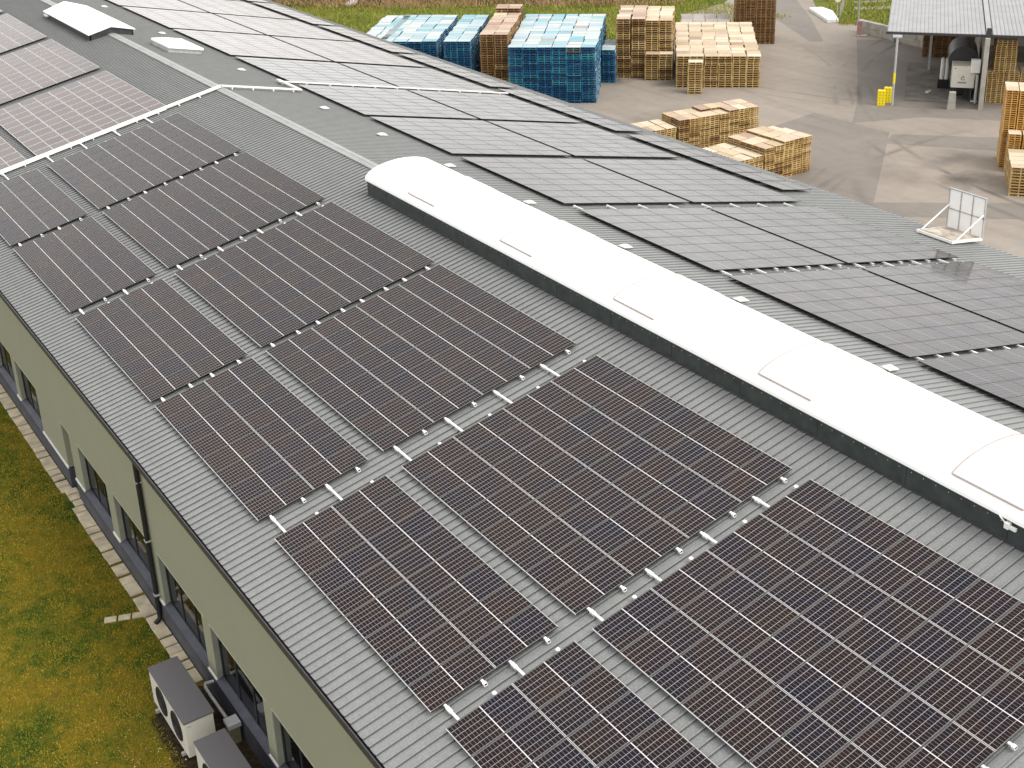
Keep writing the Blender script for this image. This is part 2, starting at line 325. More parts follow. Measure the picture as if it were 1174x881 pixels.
sheet('gravel_path', [(90, 65.5), (101.5, 57.4), (119, 45), (119, 46.6), (102, 59.2), (90.7, 66.8)], .008, M['asphalt3'])
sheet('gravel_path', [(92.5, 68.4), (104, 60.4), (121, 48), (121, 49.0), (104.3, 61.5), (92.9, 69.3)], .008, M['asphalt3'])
sheet('soil_bed', [(-7.4, -6), (-5.22, -6), (-5.22, 3.9), (-5.6, 4.3), (-7.2, 3.6)], .010, M['soil'])

# ------------------------------------------------------------------ factory building
fac = empty('factory_building', (XR, 20, 0)); tag(fac, 'long low factory hall with ribbed grey metal roof and olive green wall', 'factory building')
parts = []
def part(b, name, mats, parent=fac, **k):
    o = b.build(name, mats, **k); adopt(parent, o); return o
WX = -5.2; zt = ZO + EL * math.sin(A) + PAN - .03
WINS = [(30.2, 33.7), (26.1, 29.5), (22.0, 25.4), (12.8, 16.2), (8.2, 12.0), (3.62, 7.47), (-.95, 2.92), (-5.4, -1.55), (-10.0, -6.0)]
DOOR = (17.4, 18.4)
ZT, ZB, ZP = ZO - 4.9, ZO - 6.95, ZO - 6.9
b = MB()
ops = sorted([(a_, b_, ZB) for a_, b_ in WINS] + [(DOOR[0], DOOR[1], 0.02)])
b.box(W, WX, WX + .35, V0, V1, ZT, zt)
prev = V0
for a_, b_, z_ in ops:
    b.box(W, WX, WX + .35, prev, a_, ZP - .02, ZT); prev = b_
b.box(W, WX, WX + .35, prev, V1, ZP - .02, ZT)
b.box(W, WX + .35, XR, V0, V0 + .3, 0, zt); b.box(W, XR, XR + ER * math.cos(A) - .3, V0, V0 + .3, 0, ZR - ER * math.sin(A) - .4)
b.prism([(WX, V0, zt), (XR, V0, ZR - .4), (XR + ER * math.cos(A) - .3, V0, ZR - ER * math.sin(A) - .4), (XR, V0, zt - 1)], (0, .3, 0))
b.prism([(WX, V1 - .3, 0), (WX, V1 - .3, zt), (XR, V1 - .3, ZR - .4), (XR + ER * math.cos(A) - .3, V1 - .3, ZR - ER * math.sin(A) - .4), (XR + ER * math.cos(A) - .3, V1 - .3, 0)], (0, .3, 0))
b.box(W, XR + ER * math.cos(A) - .5, XR + ER * math.cos(A) - .3, V0, V1, 0, ZR - ER * math.sin(A) - .35)
wall = part(b, 'wall', M['wall'])
b = MB()
b.box(W, WX + .5, WX + .6, V0 + 1, V1 - 1, 0, ZT + .3); interior = part(b, 'interior_lining', M['inside'])
for a_, b_, z_ in ops:
    part(MB().box(W, WX - .012, WX + .12, a_ - .25, b_ + .02, ZT - .014, ZT + .012), 'lintel_trim', M['jambtrim'])
part(MB().box(W, WX - .014, WX - .001, V0, V1, zt - .20, zt - .175), 'drip_edge', M['jambtrim'])
# plinth with its white flashing between the windows
b = MB(); bf = MB(); bs = MB(); prev = V0
for a_, b_ in ((DOOR,)): pass
b.box(W, WX - .02, WX + .35, V0, DOOR[0], 0, ZP - .07); b.box(W, WX - .02, WX + .35, DOOR[1], V1, 0, ZP - .07)
plinth = part(b, 'plinth', M['slate'])
prev = V0
for a_, b_, z_ in ops:
    bf.box(W, WX - .045, WX, prev, a_ + .0, ZP - .07, ZP + .01); prev = b_
bf.box(W, WX - .045, WX, prev, V1, ZP - .07, ZP + .01)
part(bf, 'flashing', M['flash'])
for n, (a_, b_) in enumerate(WINS):
    b = MB(); x0 = WX + .17
    for (y0, y1) in ((a_ + .02, a_ + .09), (b_ - .09, b_ - .02)): b.box(W, x0, x0 + .07, y0, y1, ZB + .02, ZT - .01)
    b.box(W, x0 + .003, x0 + .067, a_ + .09, b_ - .09, ZB + .02, ZB + .10); b.box(W, x0 + .003, x0 + .067, a_ + .09, b_ - .09, ZT - .09, ZT - .01)
    nm = 3
    for k in range(1, nm):
        y = a_ + (b_ - a_) * k / nm; b.box(W, x0 + .006, x0 + .064, y - .04, y + .04, ZB + .10, ZT - .09)
    win = part(b, 'window', M['wframe'])
    if n == 2: pass
    b = MB(); b.box(W, x0 + .03, x0 + .045, a_ + .05, b_ - .05, ZB + .05, ZT - .04); part(b, 'pane', M['pane'], win)
    b = MB(); b.prism([(WX - .06, a_, ZP - .07), (x0 - .003, a_, ZP - .07), (x0 - .003, a_, ZP + .05), (WX - .06, a_, ZP - .045)], (0, b_ - a_, 0)); part(b, 'sill', M['slate'], win)
    for y0, y1 in ((b_ - .012, b_ + .001), (a_ - .001, a_ + .012)):
        b = MB(); b.box(W, WX + .006, WX + .345, y0, y1, ZP + .06, ZT - .012); part(b, 'jamb', M['jamb'], win)
    # muted things standing on the inner sill
b = MB(); b.box(W, WX + .2, WX + .27, DOOR[0] + .03, DOOR[1] - .03, .05, ZT - .02); dr = part(b, 'door', M['wframe'])
b = MB(); b.tube([(WX + .12, DOOR[0] + .15, 1.0), (WX + .12, DOOR[0] + .15, 1.25)], .02); part(b, 'handle', M['galv'], dr)
# roof
def ribbed(frame, u0, u1, rh):
    b = MB(); v = V0 - .2; k = 0; n_ = int((V1 - V0 + .4) / .302)
    prof = []
    for i in range(n_):
        y = v + i * .302; prof += [(y, 0), (y + .215, 0), (y + .224, rh), (y + .268, rh), (y + .302, 0)]
    pts = []; last = None
    for (y, h) in prof:
        if last and abs(last[0] - y) < 1e-6: continue
        pts.append((y, h)); last = (y, h)
    n = len(pts)
    for (y, h) in pts: b.v.append(frame.p(u0, y, PAN + h)[:])
    for (y, h) in pts: b.v.append(frame.p(u1, y, PAN + h)[:])
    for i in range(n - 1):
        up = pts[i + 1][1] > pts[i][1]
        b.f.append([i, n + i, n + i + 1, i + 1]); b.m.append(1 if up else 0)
    return b
for (frame, u0, u1, lab) in ((FL, EL, RU, 'roof slope over the olive wall'), (FRt, 0, ER, 'roof slope falling towards the yard')):
    b = ribbed(frame, u0, u1, .042 if frame is FL else .034); b.box(frame, u0 + .02, u1 - .02, V0, V1, PAN - .22, PAN - .006, 0)
    r_ = part(b, 'roof', [M['roof'], M['ribshade'] if frame is FL else M['ribshade_soft']]); r_['label'] = lab
    if frame is FL: roofL = r_
    else: roofR = r_
b = MB()
for fr_, s0, s1 in ((FL, RU - .28, RU + .01), (FRt, -.01, .28)):
    b.box(fr_, s0, s1, V0, V1, PAN + .050, PAN + .062)
for fr_, s0, s1 in ((FL, RU - .30, RU - .28), (FRt, .28, .30)): b.box(fr_, s0, s1, V0, V1, PAN + .0, PAN + .072)
part(b, 'ridge_cap', M['ridge'], roofL)
# gutter on the olive wall side, in lengths
for (y0, y1) in ((V0, 7.75), (7.82, 52), (52.07, V1)):
    b = MB(); ex = WX - .27; zg = zt - .02
    b.box(W, ex, ex + .03, y0, y1, zg - .13, zg + .09); b.box(W, ex + .03, WX - .003, y0, y1, zg - .13, zg - .10); b.box(W, WX - .03, WX - .003, y0, y1, zg - .10, zg + .03)
    part(b, 'gutter', M['trim'], roofL)
b = MB(); gx = XR + ER * math.cos(A); gz = ZR - ER * math.sin(A) + PAN
b.box(W, gx - .02, gx + .12, V0, V1, gz - .2, gz - .06); part(b, 'gutter', M['ridge'], roofR)
# downpipe with brackets and shoe
b = MB(); dx = WX - .10; b.tube([(dx, 7.9, zt - .14), (dx, 7.9, zt - .4), (dx, 8.0, .35), (dx - .03, 7.97, .16), (dx - .22, 7.9, .07)], .082, 12)
dp = part(b, 'downpipe', M['black'], smooth=True)
for z in (1.1, 3.2, 5.4): b = MB(); b.box(W, dx - .092, WX + .02, 7.84, 8.06, z, z + .04); part(b, 'bracket', M['galv'], dp)

# skylights
def barrel(v0, v1, cx_l, cx_r, zc, rise, name_label):
    """curb box with a barrel dome, running along the ridge"""
    b = MB()
    xl, xr = cx_l, cx_r; zl = ZR - (XR - xl) * math.tan(A) + PAN - .05; zr = ZR - (xr - XR) * math.tan(A) + PAN - .05
    cr = part(b.box(W, xl, xl + .06, v0, v1, zl, zc).box(W, xr - .06, xr, v0, v1, zr, zc).box(W, xl + .06, xr - .06, v1 - .06, v1, zl, zc).box(W, xl + .06, xr - .06, v0, v0 + .06, zl, zc), 'skylight', M['curb'])
    cr['label'] = name_label
    b = MB(); N = 28; pr = []
    hw = (xr - xl) / 2 + .07; mx = (xl + xr) / 2
    for i in range(N + 1):
        t = math.pi * i / N; pr.append((mx - hw * math.cos(t), zc + .03 + rise * math.sin(t)))
    pts = [(x, v0 - .05, z) for x, z in pr] + [(pr[-1][0], v0 - .05, zc + .005), (pr[0][0], v0 - .05, zc + .005)]
    b.prism(pts, (0, v1 - v0 + .1, 0)); dome = part(b, 'dome', M['dome'], cr, smooth=True)
    return cr, pr, mx, hw, zc, rise
zc1 = ZO + 8.5 * math.sin(A) + .47
xl1 = 8.55 * math.cos(A)
sk, pr, mx, hw, zc, rise = barrel(-24.5, 17.9, xl1, 2 * XR - xl1, zc1, .60, 'long skylight with white barrel dome along the ridge')
b = MB()
for i in range(110):
    y = -24 + i * .38; b.box(W, xl1 - .008, xl1, y, y + .022, zc1 - .15, zc1 - .128)
part(b, 'rivets', M['galv'], sk)
b = MB()
for y in np.arange(-23, 17, 3.02): b.box(W, xl1 - .004, xl1 + .001, y, y + .015, zc1 - .62, zc1 - .01)
part(b, 'joint', M['black'], sk)
b = MB(); b.box(FL, 8.46, 8.66, -24.6, 18.05, PAN + .050, PAN + .058); part(b, 'base_flashing', M['trim'], sk)
for y0 in (12.5, 5.8, -.85, -7.5, -14.2, -20.9):
    b = MB(); y1 = y0 + 2.02; arc = []
    for i in range(24):
        t = math.pi * (.16 + .68 * i / 23); arc.append((mx - (hw + .02) * math.cos(t), zc + .03 + (rise + .03) * math.sin(t)))
    pts = [(x, y0, z - .05) for x, z in arc[::-1]] + [(x, y0, z) for x, z in arc]
    n = len(b.v)
    for y in (y0, y1):
        for (x, z) in arc: b.v.append((x, y, z))
    k = len(arc)
    for i in range(k - 1): b.f.append([n + i, n + i + 1, n + k + i + 1, n + k + i]); b.m.append(0)
    lo = len(b.v)
    for y in (y0, y1):
        for (x, z) in arc: b.v.append((x, y, z - .06))
    for i in range(k - 1):
        b.f.append([lo + i, lo + i + 1, n + i + 1, n + i]); b.m.append(1); b.f.append([n + k + i, n + k + i + 1, lo + k + i + 1, lo + k + i]); b.m.append(1)
    b.f.append([lo, n, n + k, lo + k]); b.m.append(1); b.f.append([n + k - 1, lo + k - 1, lo + 2 * k - 1, n + 2 * k - 1]); b.m.append(1)
    fl = part(b, 'vent_flap', [M['dome'], M['flapline']], sk)
    b2 = MB(); b2.tube([(x, y1 + .01, z) for x, z in arc], .028, 6); b2.tube([(arc[0][0] - .02, y0, arc[0][1]), (arc[0][0] - .02, y1, arc[0][1])], .026, 6)
    o = part(b2, 'flap_seal', M['flapline'], fl)
b = MB(); f9 = FL
b.box(W, xl1 - .14, xl1 - .02, -14.02, -13.9, zc1 - .2, zc1 - .05); b.tube([(xl1 - .06, -13.9, zc1 - .12), (xl1 - .1, -13.75, zc1 + .02), (xl1 + .02, -13.6, zc1 + .08)], .02, 6); b.box(W, xl1 - .12, xl1 - .05, -14.2, -14.02, zc1 - .18, zc1 - .1)
part(b, 'camera_bracket', M['white'], sk)
# second skylight: low gabled saddle further along the ridge
b = MB(); xa = 8.72 * math.cos(A); xb = XR + (XR - xa) * 1.0; v0, v1 = 56.9, 67.2
for (p_, q_) in ((xa, xa + .07), (xb - .07, xb)):
    zz = ZR - abs(XR - p_) * math.tan(A) + PAN - .05; b.box(W, p_, q_, v0, v1, zz, zz + .45)
b.prism([(xa, v0, ZR - (XR - xa) * math.tan(A) - .25), (XR, v0, ZR - .25), (xb, v0, ZR - (XR - xa) * math.tan(A) - .25), (xb, v0, ZR - (XR - xa) * math.tan(A) + .2), (XR, v0, ZR + .25), (xa, v0, ZR - (XR - xa) * math.tan(A) + .2)], (0, .06, 0))
sk2 = part(b, 'skylight', M['curb']); sk2['label'] = 'short gabled white skylight far along the ridge'
b = MB(); e0 = ZR - (XR - xa) * math.tan(A)
b.prism([(xa - .12, v0 - .15, e0 + .22), (XR, v0 - .15, ZR + .30), (xb + .12, v0 - .15, e0 + .22), (xb + .12, v0 - .15, e0 + .29), (XR, v0 - .15, ZR + .50), (xa - .12, v0 - .15, e0 + .29)], (0, v1 - v0 + .3, 0)); part(b, 'dome', M['dome'], sk2)
b = MB()
for y in (59.5, 61.8, 64.2): b.box(Fr((xa + .35, y, e0 + .385), (1, 0, .14), (0, 1, 0), (-.14, 0, 1)), 0, .05, 0, 1.1, -.02, .035)
part(b, 'vent_slot', M['flapline'], sk2)
b = MB(); b.box(W, xa - .2, xa - .05, v1 - .9, v1 - .2, e0 + .02, e0 + .14); part(b, 'latch', M['white'], sk2)
# dome hatch
b = MB(); fr_ = FRt
b.box(fr_, 1.45, 3.55, 50.2, 53.2, PAN, .12); hz = part(b, 'roof_hatch', M['galv']); hz['label'] = 'small white dome hatch beside the ridge'
b = MB(); n = 0
q0 = [fr_.p(x, y, .12) for x, y in ((1.38, 50.1), (3.62, 50.1), (3.62, 53.3), (1.38, 53.3))]; q1 = [fr_.p(x, y, .24) for x, y in ((1.38, 50.1), (3.62, 50.1), (3.62, 53.3), (1.38, 53.3))]; q2 = [fr_.p(x, y, .44) for x, y in ((1.95, 50.9), (3.05, 50.9), (3.05, 52.5), (1.95, 52.5))]
b.v += [tuple(p) for p in q0 + q1 + q2]
for L0, L1 in ((0, 4), (4, 8)):
    for i in range(4): j = (i + 1) % 4; b.f.append([L0 + i, L0 + j, L1 + j, L1 + i]); b.m.append(0)
b.f.append([8, 9, 10, 11]); b.m.append(0); b.f.append([3, 2, 1, 0]); b.m.append(0)
part(b, 'dome', M['dome'], hz)
# little vent caps on the yard slope
for y in (-12.2, -5.7, .9, 7.3, 13.8, 20.3, 26.8, 33.3, 44.6, 58.4, 71):
    b = MB(); c_ = 3.9
    b.box(FRt, c_ - .16, c_ + .16, y - .13, y + .13, PAN + .02, PAN + .08)
    n = len(b.v)
    for (x, yy, h) in ((-.24, -.19, .08), (.24, -.19, .08), (.24, .19, .08), (-.24, .19, .08), (-.1, -.08, .16), (.1, -.08, .16), (.1, .08, .16), (-.1, .08, .16)): b.v.append(FRt.p(c_ + x, y + yy, PAN + h)[:])
    for q in ((3, 2, 1, 0), (4, 5, 6, 7), (0, 1, 5, 4), (1, 2, 6, 5), (2, 3, 7, 6), (3, 0, 4, 7)): b.f.append([n + i for i in q]); b.m.append(0)
    part(b, 'vent_cap', M['vent'], roofR)

# ------------------------------------------------------------------ solar panels
def panel_meshes(tagname, glass, frame, bright_ends=True, L_=ML, W_=MW):
    b = MB(); t = .010
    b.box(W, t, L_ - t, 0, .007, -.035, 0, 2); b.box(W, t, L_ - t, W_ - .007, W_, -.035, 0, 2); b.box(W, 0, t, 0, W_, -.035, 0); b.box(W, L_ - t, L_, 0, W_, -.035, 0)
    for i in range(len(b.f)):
        if i % 6 != 1 and not (bright_ends and i // 6 == 2 and i % 6 == 5): b.m[i] = 1  # frame sides painted black as gap shade; a lit outer end stays bright
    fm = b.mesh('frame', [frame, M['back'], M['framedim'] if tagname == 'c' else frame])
    b = MB(); b.box(W, t, L_ - t, .007, W_ - .007, -.030, -.004)
    b.m[0] = 1
    gm = b.mesh('glass', [glass, M['back']])
    uv = gm.uv_layers.new(name='UVMap')
    for p in gm.polygons:
        for li in p.loop_indices:
            c = gm.vertices[gm.loops[li].vertex_index].co; uv.data[li].uv = (c.x, c.y)
    return fm, gm
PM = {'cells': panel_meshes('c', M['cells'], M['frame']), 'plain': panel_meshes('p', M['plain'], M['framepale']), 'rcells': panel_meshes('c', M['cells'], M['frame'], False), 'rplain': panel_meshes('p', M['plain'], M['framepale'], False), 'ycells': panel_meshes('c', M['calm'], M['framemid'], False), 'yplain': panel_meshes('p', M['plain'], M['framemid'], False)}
arrays = []   # name, frame, u0, v_top, rows, cols, kind, landscape
LV = [(-18.17, 8), (-9.08 - 8.45, 8), ]
leftrows = [(-9.08, 8), (.01, 8), (9.54, 8), (18.36, 8), (27.50, 8), (36.44, 8)]
wn_ = ['nearest', 'second', 'third', 'fourth', 'fifth', 'sixth', 'seventh', 'eighth', 'ninth', 'tenth', 'eleventh']
for i, (vt, n) in enumerate(leftrows):
    arrays.append(('%s wide array left of ridge' % wn_[i], FL, 0, vt, n, 4, 'cells', 0)); arrays.append(('%s narrow array by left eave' % wn_[i], FL, -4.05, vt, n, 2, 'cells', 0))
arrays.append(('wide', FL, 0, -18.15, 6, 4, 'cells', 0))
for i, (vt, n) in enumerate([(48.9, 10.7), (60.3, 10), (71.8, 10), (83.4, 10), (95, 10)]):
    n = int(n); arrays.append(('%s wide pale array beyond tray' % wn_[i], FL, 0, vt - (.0 if i else .25), n + (0 if i else 0), 4, 'plain', 0)); arrays.append(('%s narrow pale array beyond tray' % wn_[i], FL, -4.05, vt - (.0 if i else .25), n, 2, 'plain', 0))
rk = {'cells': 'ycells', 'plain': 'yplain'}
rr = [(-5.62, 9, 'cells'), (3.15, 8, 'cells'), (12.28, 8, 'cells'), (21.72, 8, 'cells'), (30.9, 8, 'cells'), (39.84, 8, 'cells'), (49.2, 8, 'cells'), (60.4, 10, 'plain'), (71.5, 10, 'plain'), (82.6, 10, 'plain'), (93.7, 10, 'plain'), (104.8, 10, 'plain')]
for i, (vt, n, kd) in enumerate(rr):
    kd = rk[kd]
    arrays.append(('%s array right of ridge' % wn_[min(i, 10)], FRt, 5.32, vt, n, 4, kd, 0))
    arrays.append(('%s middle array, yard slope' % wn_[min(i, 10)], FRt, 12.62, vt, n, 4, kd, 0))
for i, (vt, n, kd) in enumerate([(28.2, 7, 'cells'), (42.0, 7, 'cells'), (55.6, 7, 'cells'), (69.2, 7, 'plain'), (82.8, 7, 'plain'), (96.4, 7, 'plain')]):
    kd = rk[kd]
    arrays.append(('%s strip array by yard eave' % wn_[i], FRt, 20.5, vt, n, 2, kd, 1))
mods = []
for ar in arrays:
    nm, fr_, u0, vt, n, nc, kd, land = ar
    for r in range(n):
        for c in range(nc):
            if not land:
                mat = fr_.m(u0 + c * PL, vt - (r + 1) * PW + GAP, 0); ctr = fr_.p(u0 + (c + .5) * PL, vt - (r + .5) * PW, 0); nn = n
            else:   # long side along the building
                f2 = Fr(fr_.o, fr_.y, -fr_.x, fr_.z); mat = f2.m(vt - (r + 1) * (ML + .08), -(u0 + (c + 1) * PW - GAP), .03); ctr = fr_.p(u0 + (c + .5) * PW, vt - (r + .5) * (ML + .08), 0)
                mat = Matrix.LocRotScale(None, None, None) @ mat
            x, y, dep = project(ctr)
            inv = -60 < x < 1234 and -40 < y < 930 and dep > 0
            mods.append((dep if inv else dep + 5000, ar, r, c, mat, ctr, x, y))
mods.sort(key=lambda t: t[0])
def mod_label(ar, r, c):
    nm, fr_, u0, vt, n, nc, kd, land = ar
    side = 'left' if fr_ is FL else 'ridge side'
    if nm == 'wide': nm = 'array at bottom right corner'
    return 'solar panel, %s from far end, %s from %s, %s' % (ORD[r + 1], ORD[c + 1], side, nm)
seen = [m for m in mods if m[0] < 4000]
indiv, rest = seen[:300], seen[300:]
for (dep, ar, r, c, mat, ctr, x, y) in indiv:
    o = empty('solar_panel'); o.matrix_world = mat
    tag(o, mod_label(ar, r, c), 'solar panel', 'solar panels on the factory roof')
    fm, gm = PM[ar[6] if c == 0 or ar[6][0] in 'ry' else 'r' + ar[6]]
    for nm, me in (('frame', fm), ('glass', gm)):
        ch = bpy.data.objects.new(nm, me); ch.parent = o; col.objects.link(ch)
def merged(name, templates, items, mats):
    """one mesh from many placed copies; each copy keeps its own random number. items: (template key, Matrix)"""
    Vs = []; Fs = []; Ms = []; Rs = []; UV = []; off = 0
    for key, mat in items:
        tv, tf, tm, tuv = templates[key]; Mx = np.array(mat)
        v = tv @ Mx[:3, :3].T + Mx[:3, 3]; Vs.append(v); Fs.append(tf + off); Ms.append(tm); Rs.append(np.full(len(tf), rng.random())); off += len(tv)
        if tuv is not None: UV.append(tuv)
    V = np.concatenate(Vs); F = np.concatenate(Fs); Mi = np.concatenate(Ms); R = np.concatenate(Rs)
    me = bpy.data.meshes.new(name); me.vertices.add(len(V)); me.vertices.foreach_set('co', V.ravel())
    k = F.shape[1]; me.loops.add(F.size); me.loops.foreach_set('vertex_index', F.ravel().astype(np.int32))
    me.polygons.add(len(F)); me.polygons.foreach_set('loop_start', np.arange(0, F.size, k, dtype=np.int32))
    for m_ in mats: me.materials.append(m_)
    me.polygons.foreach_set('material_index', Mi.astype(np.int32)); me.polygons.foreach_set('use_smooth', np.zeros(len(F), dtype=bool)); me.update(calc_edges=True)
    at = me.attributes.new('rnd', 'FLOAT', 'FACE'); at.data.foreach_set('value', R.astype(np.float32))
    if UV:
        uvl = me.uv_layers.new(name='UVMap'); uvl.data.foreach_set('uv', np.concatenate(UV).ravel().astype(np.float32))
    o = bpy.data.objects.new(name, me); col.objects.link(o); return o
def template(meshes, matmap):
    tv = []; tf = []; tm = []; tu = []; off = 0
    for me in meshes:
        v = np.array([x.co[:] for x in me.vertices]); tv.append(v)
        for p in me.polygons:
            tf.append([off + i for i in p.vertices]); tm.append(matmap[me.materials[p.material_index].name]); tu += [(me.vertices[i].co.x, me.vertices[i].co.y) for i in p.vertices]
        off += len(v)
    return np.concatenate(tv), np.array(tf), np.array(tm), np.array(tu)
pm_mats = [M['calm'], M['framemid'], M['cells'], M['plain'], M['frame'], M['framepale'], M['back'], M['framedim']]; mm = {m.name: i for i, m in enumerate(pm_mats)}
tpl = {k: template(PM[k], mm) for k in PM}
o = merged('solar_panels', tpl, [(m[1][6] if m[3] == 0 or m[1][6][0] in 'ry' else 'r' + m[1][6], m[4]) for m in rest], pm_mats)
tag(o, 'the remaining solar panels on the far parts of both roof slopes', 'solar panels', kind='stuff')

# mounting rails under the panels, showing as white stubs and bridges in the gaps
rails = 0
def rail(fr_, u, y0, y1, label):
    b = MB(); b.box(fr_, u - .03, u + .03, y0, y1, -.085, -.037)
    for y in (y0, y1 - .09): b.box(fr_, u - .045, u + .045, y, y + .08, -.118, -.036)
    o = b.build('mounting_rail', M['rail'], bevel=0); tag(o, label, 'mounting rail', 'white mounting rails under the solar panels')
for ai, ar in enumerate(arrays):
    nm, fr_, u0, vt, n, nc, kd, land = ar
    if land or 'plain' in kd or vt > (45 if fr_ is FL else 14): continue
    same = [x for x in arrays if x[1] is fr_ and abs(x[2] - u0) < .1 and x[3] > vt + .1]
    nxt = min([x[3] - x[4] * PW for x in same], default=vt + .6)
    if nxt - vt > 2: nxt = vt + .6
    for c in range(nc):
        for j, q in enumerate((.2, .76)):
            u = u0 + (c + q) * PL; P = project(fr_.p(u, vt, 0))
            if not (-10 < P[0] < 1184 and -10 < P[1] < 891): 
                P = project(fr_.p(u, vt - n * PW, 0))
                if not (-10 < P[0] < 1184 and -10 < P[1] < 891): continue
            y0 = vt - n * PW - .16; y1 = (nxt - .17 if j == 0 else vt + .15)
            b_ = 'long bridging' if j == 0 else 'short ended'
            nm2 = 'array at bottom right corner' if nm == 'wide' else nm
            rail(fr_, u, y0, y1, '%s white rail under panel column %d, %s' % (b_, c + 1, nm2)); rails += 1

# cable trays over the ridge
b = MB(); vq = 38.05
b.box(FL, -6.0 + 1.2, RU + .05, vq - .10, vq + .10, -.06, .0); b.box(FL, -4.8, RU + .05, vq - .10, vq - .085, 0, .05); b.box(FL, -4.8, RU + .05, vq + .085, vq + .10, 0, .05)
b.box(FL, -4.8, 6.9, vq - .26, vq - .18, -.05, .02)
for u in np.arange(-4.4, 10, 1.2): b.box(FL, u, u + .05, vq - .3, vq + .18, PAN + .03, -.062)
o = b.build('cable_tray', M['tray']); tag(o, 'pale metal cable tray climbing the left roof slope to the ridge', 'cable tray')
b = MB(); b.box(FRt, -.02, 4.75, vq - .10, vq + .10, -.02, .05)
b.box(FRt, 4.55, 4.75, vq + .1, vq + 3.0, -.02, .05)
for u in np.arange(.6, 4.6, 1.2): b.box(FRt, u, u + .05, vq - .15, vq + .15, PAN + .03, -.022)
o = b.build('cable_tray', M['tray']); tag(o, 'zigzag cable tray just past the ridge on the yard slope', 'cable tray')
b = MB(); b.box(FRt, 4.4, 20.3, 40.28, 40.42, .0, .06)
for u in np.arange(4.6, 20, 1.5): b.box(FRt, u, u + .05, 40.25, 40.45, PAN + .03, -.002)
o = b.build('cable_tray', M['white']); tag(o, 'thin white cable conduit running down between the yard slope arrays', 'cable tray')

# white mesh barrier standing at the yard eave
bar = empty('roof_barrier', FRt.p(23.0, 7, PAN)); tag(bar, 'white L shaped loading barrier standing at the yard eave', 'barrier')
C0 = FRt.p(22.0, 5.95, PAN + .06); BF = Fr(C0, (1, 0, -.16), (0, 1, 0), (.16, 0, 1))
b = MB()
for y in (0, 1.98): b.box(BF, 0, 2.25, y, y + .1, 0, .12)
for x in (0, 1.1, 2.15): b.box(BF, x, x + .1, .1, 1.98, 0, .12)
adopt(bar, b.build('base_frame', M['white']))
b = MB(); b.box(BF, .1, 2.15, .1, 1.98, .125, .145); adopt(bar, b.build('deck', noisy('worn_plywood', (.42, .36, .30), .55, 1.6, .8)))
PF = Fr(BF.p(2.2, 0, .1), (1, 0, 0), (0, 1, 0), (0, 0, 1))
b = MB()
for k in range(3): b.box(PF, 0, .02, .06 + k * .68, .06 + k * .68 + .62, 0, 1.9)
adopt(bar, b.build('sheet', M['sheetw']))
b = MB(); b.box(PF, -.03, .05, -.02, 2.1, 1.9, 1.96); b.box(PF, -.03, .0, 0, 2.06, .93, .98)
for k in range(4): b.box(PF, -.03, .05, k * .68, k * .68 + .05, 0, 1.9)
adopt(bar, b.build('panel_frame', M['galv']))
for y in (.05, 2.02):
    b = MB(); b.tube([BF.p(.3, y, .1), PF.p(0, y, 1.15)], .035, 6); adopt(bar, b.build('brace', M['white']))

# ------------------------------------------------------------------ things beside the olive wall
k = 0
for i in range(70):
    y = 30 - i * .47
    if y < 4.2: break
    gapd = 17.3 < y < 18.3
    w_ = random.uniform(.40, .45); x1 = WX - .04 if not gapd else WX + .1
    b = MB(); b.box(Fr((0, 0, 0), (1, random.uniform(-.02, .02), 0), (0, 1, 0), (0, 0, 1)), x1 - .45 + random.uniform(-.015, .015), x1 - .01, y - w_, y, .0, .06 + random.uniform(-.01, .008))
    o = b.build('paving_slab', M['paver'], bevel=.01); k += 1
    tag(o, 'sandy paving slab along the wall foot, %s from far end of its row' % ORD[k] if k < 60 else 'slab', 'paving slab', 'paving slabs along the wall')
for i in range(3):
    b = MB(); b.box(ground_frame(-5.62 - i * .42, 8.68 + i * .16, -.93, .36), 0, .39, -.14, .14, 0, .06)
    o = b.build('paving_slab', M['paver'], bevel=.01); tag(o, 'sandy slab of the short spur crossing the lawn, %s from wall' % ORD[i + 1], 'paving slab', 'slabs of the short spur')

def heat_pump(x0, y0, y1, label):
    t = empty('heat_pump', (x0 + .45, (y0 + y1) / 2, 0)); tag(t, label, 'heat pump', 'heat pumps beside the wall'); fr_ = Fr((x0, y0, 0), (1, 0, 0), (0, 1, 0), (0, 0, 1)); Lh = y1 - y0
    o = MB().box(fr_, .02, .88, .02, Lh - .02, .16, 1.36).build('casing', M['heatbody'], bevel=.015); adopt(t, o)
    o = MB().box(fr_, 0, .92, 0, Lh, 1.363, 1.42).build('lid', M['heattop'], bevel=.01); adopt(t, o)
    for q in (.26, .68):
        b = MB(); c = fr_.p(.018, Lh * q, .80); b.tube([c, c + Vector((-.012, 0, 0))], .46, 36); o = b.build('fan_opening', M['black']); adopt(t, o)
        b = MB()
        for r in (.44, .33, .22, .11):
            b.tube([c + Vector((-.02, r * math.cos(a_), r * math.sin(a_))) for a_ in np.linspace(0, 2 * math.pi, 25)], .006, 4)
        g = b.build('fan_grille', M['trim']); adopt(o, g)
    for q in (.12, .85):
        o = MB().box(fr_, -.08, .96, Lh * q - .05, Lh * q + .05, .06, .158).build('foot', M['concrete']); adopt(t, o)
    o = MB().box(fr_, .1, .22, -.004 + .02, .021, 1.2, 1.25).build('badge', M['galv']); adopt(t, o)
heat_pump(-6.88, 1.10, 4.12, 'white heat pump with grey lid, wholly in view')
heat_pump(-6.9, -2.75, .27, 'white heat pump cut off by the bottom edge')
b = MB(); b.tube([(-5.25, 3.2, .72), (-5.5, 3.22, .74), (-5.56, 3.1, .72), (-5.55, 2.6, .68), (-5.52, 1.55, .62)], .05, 12)
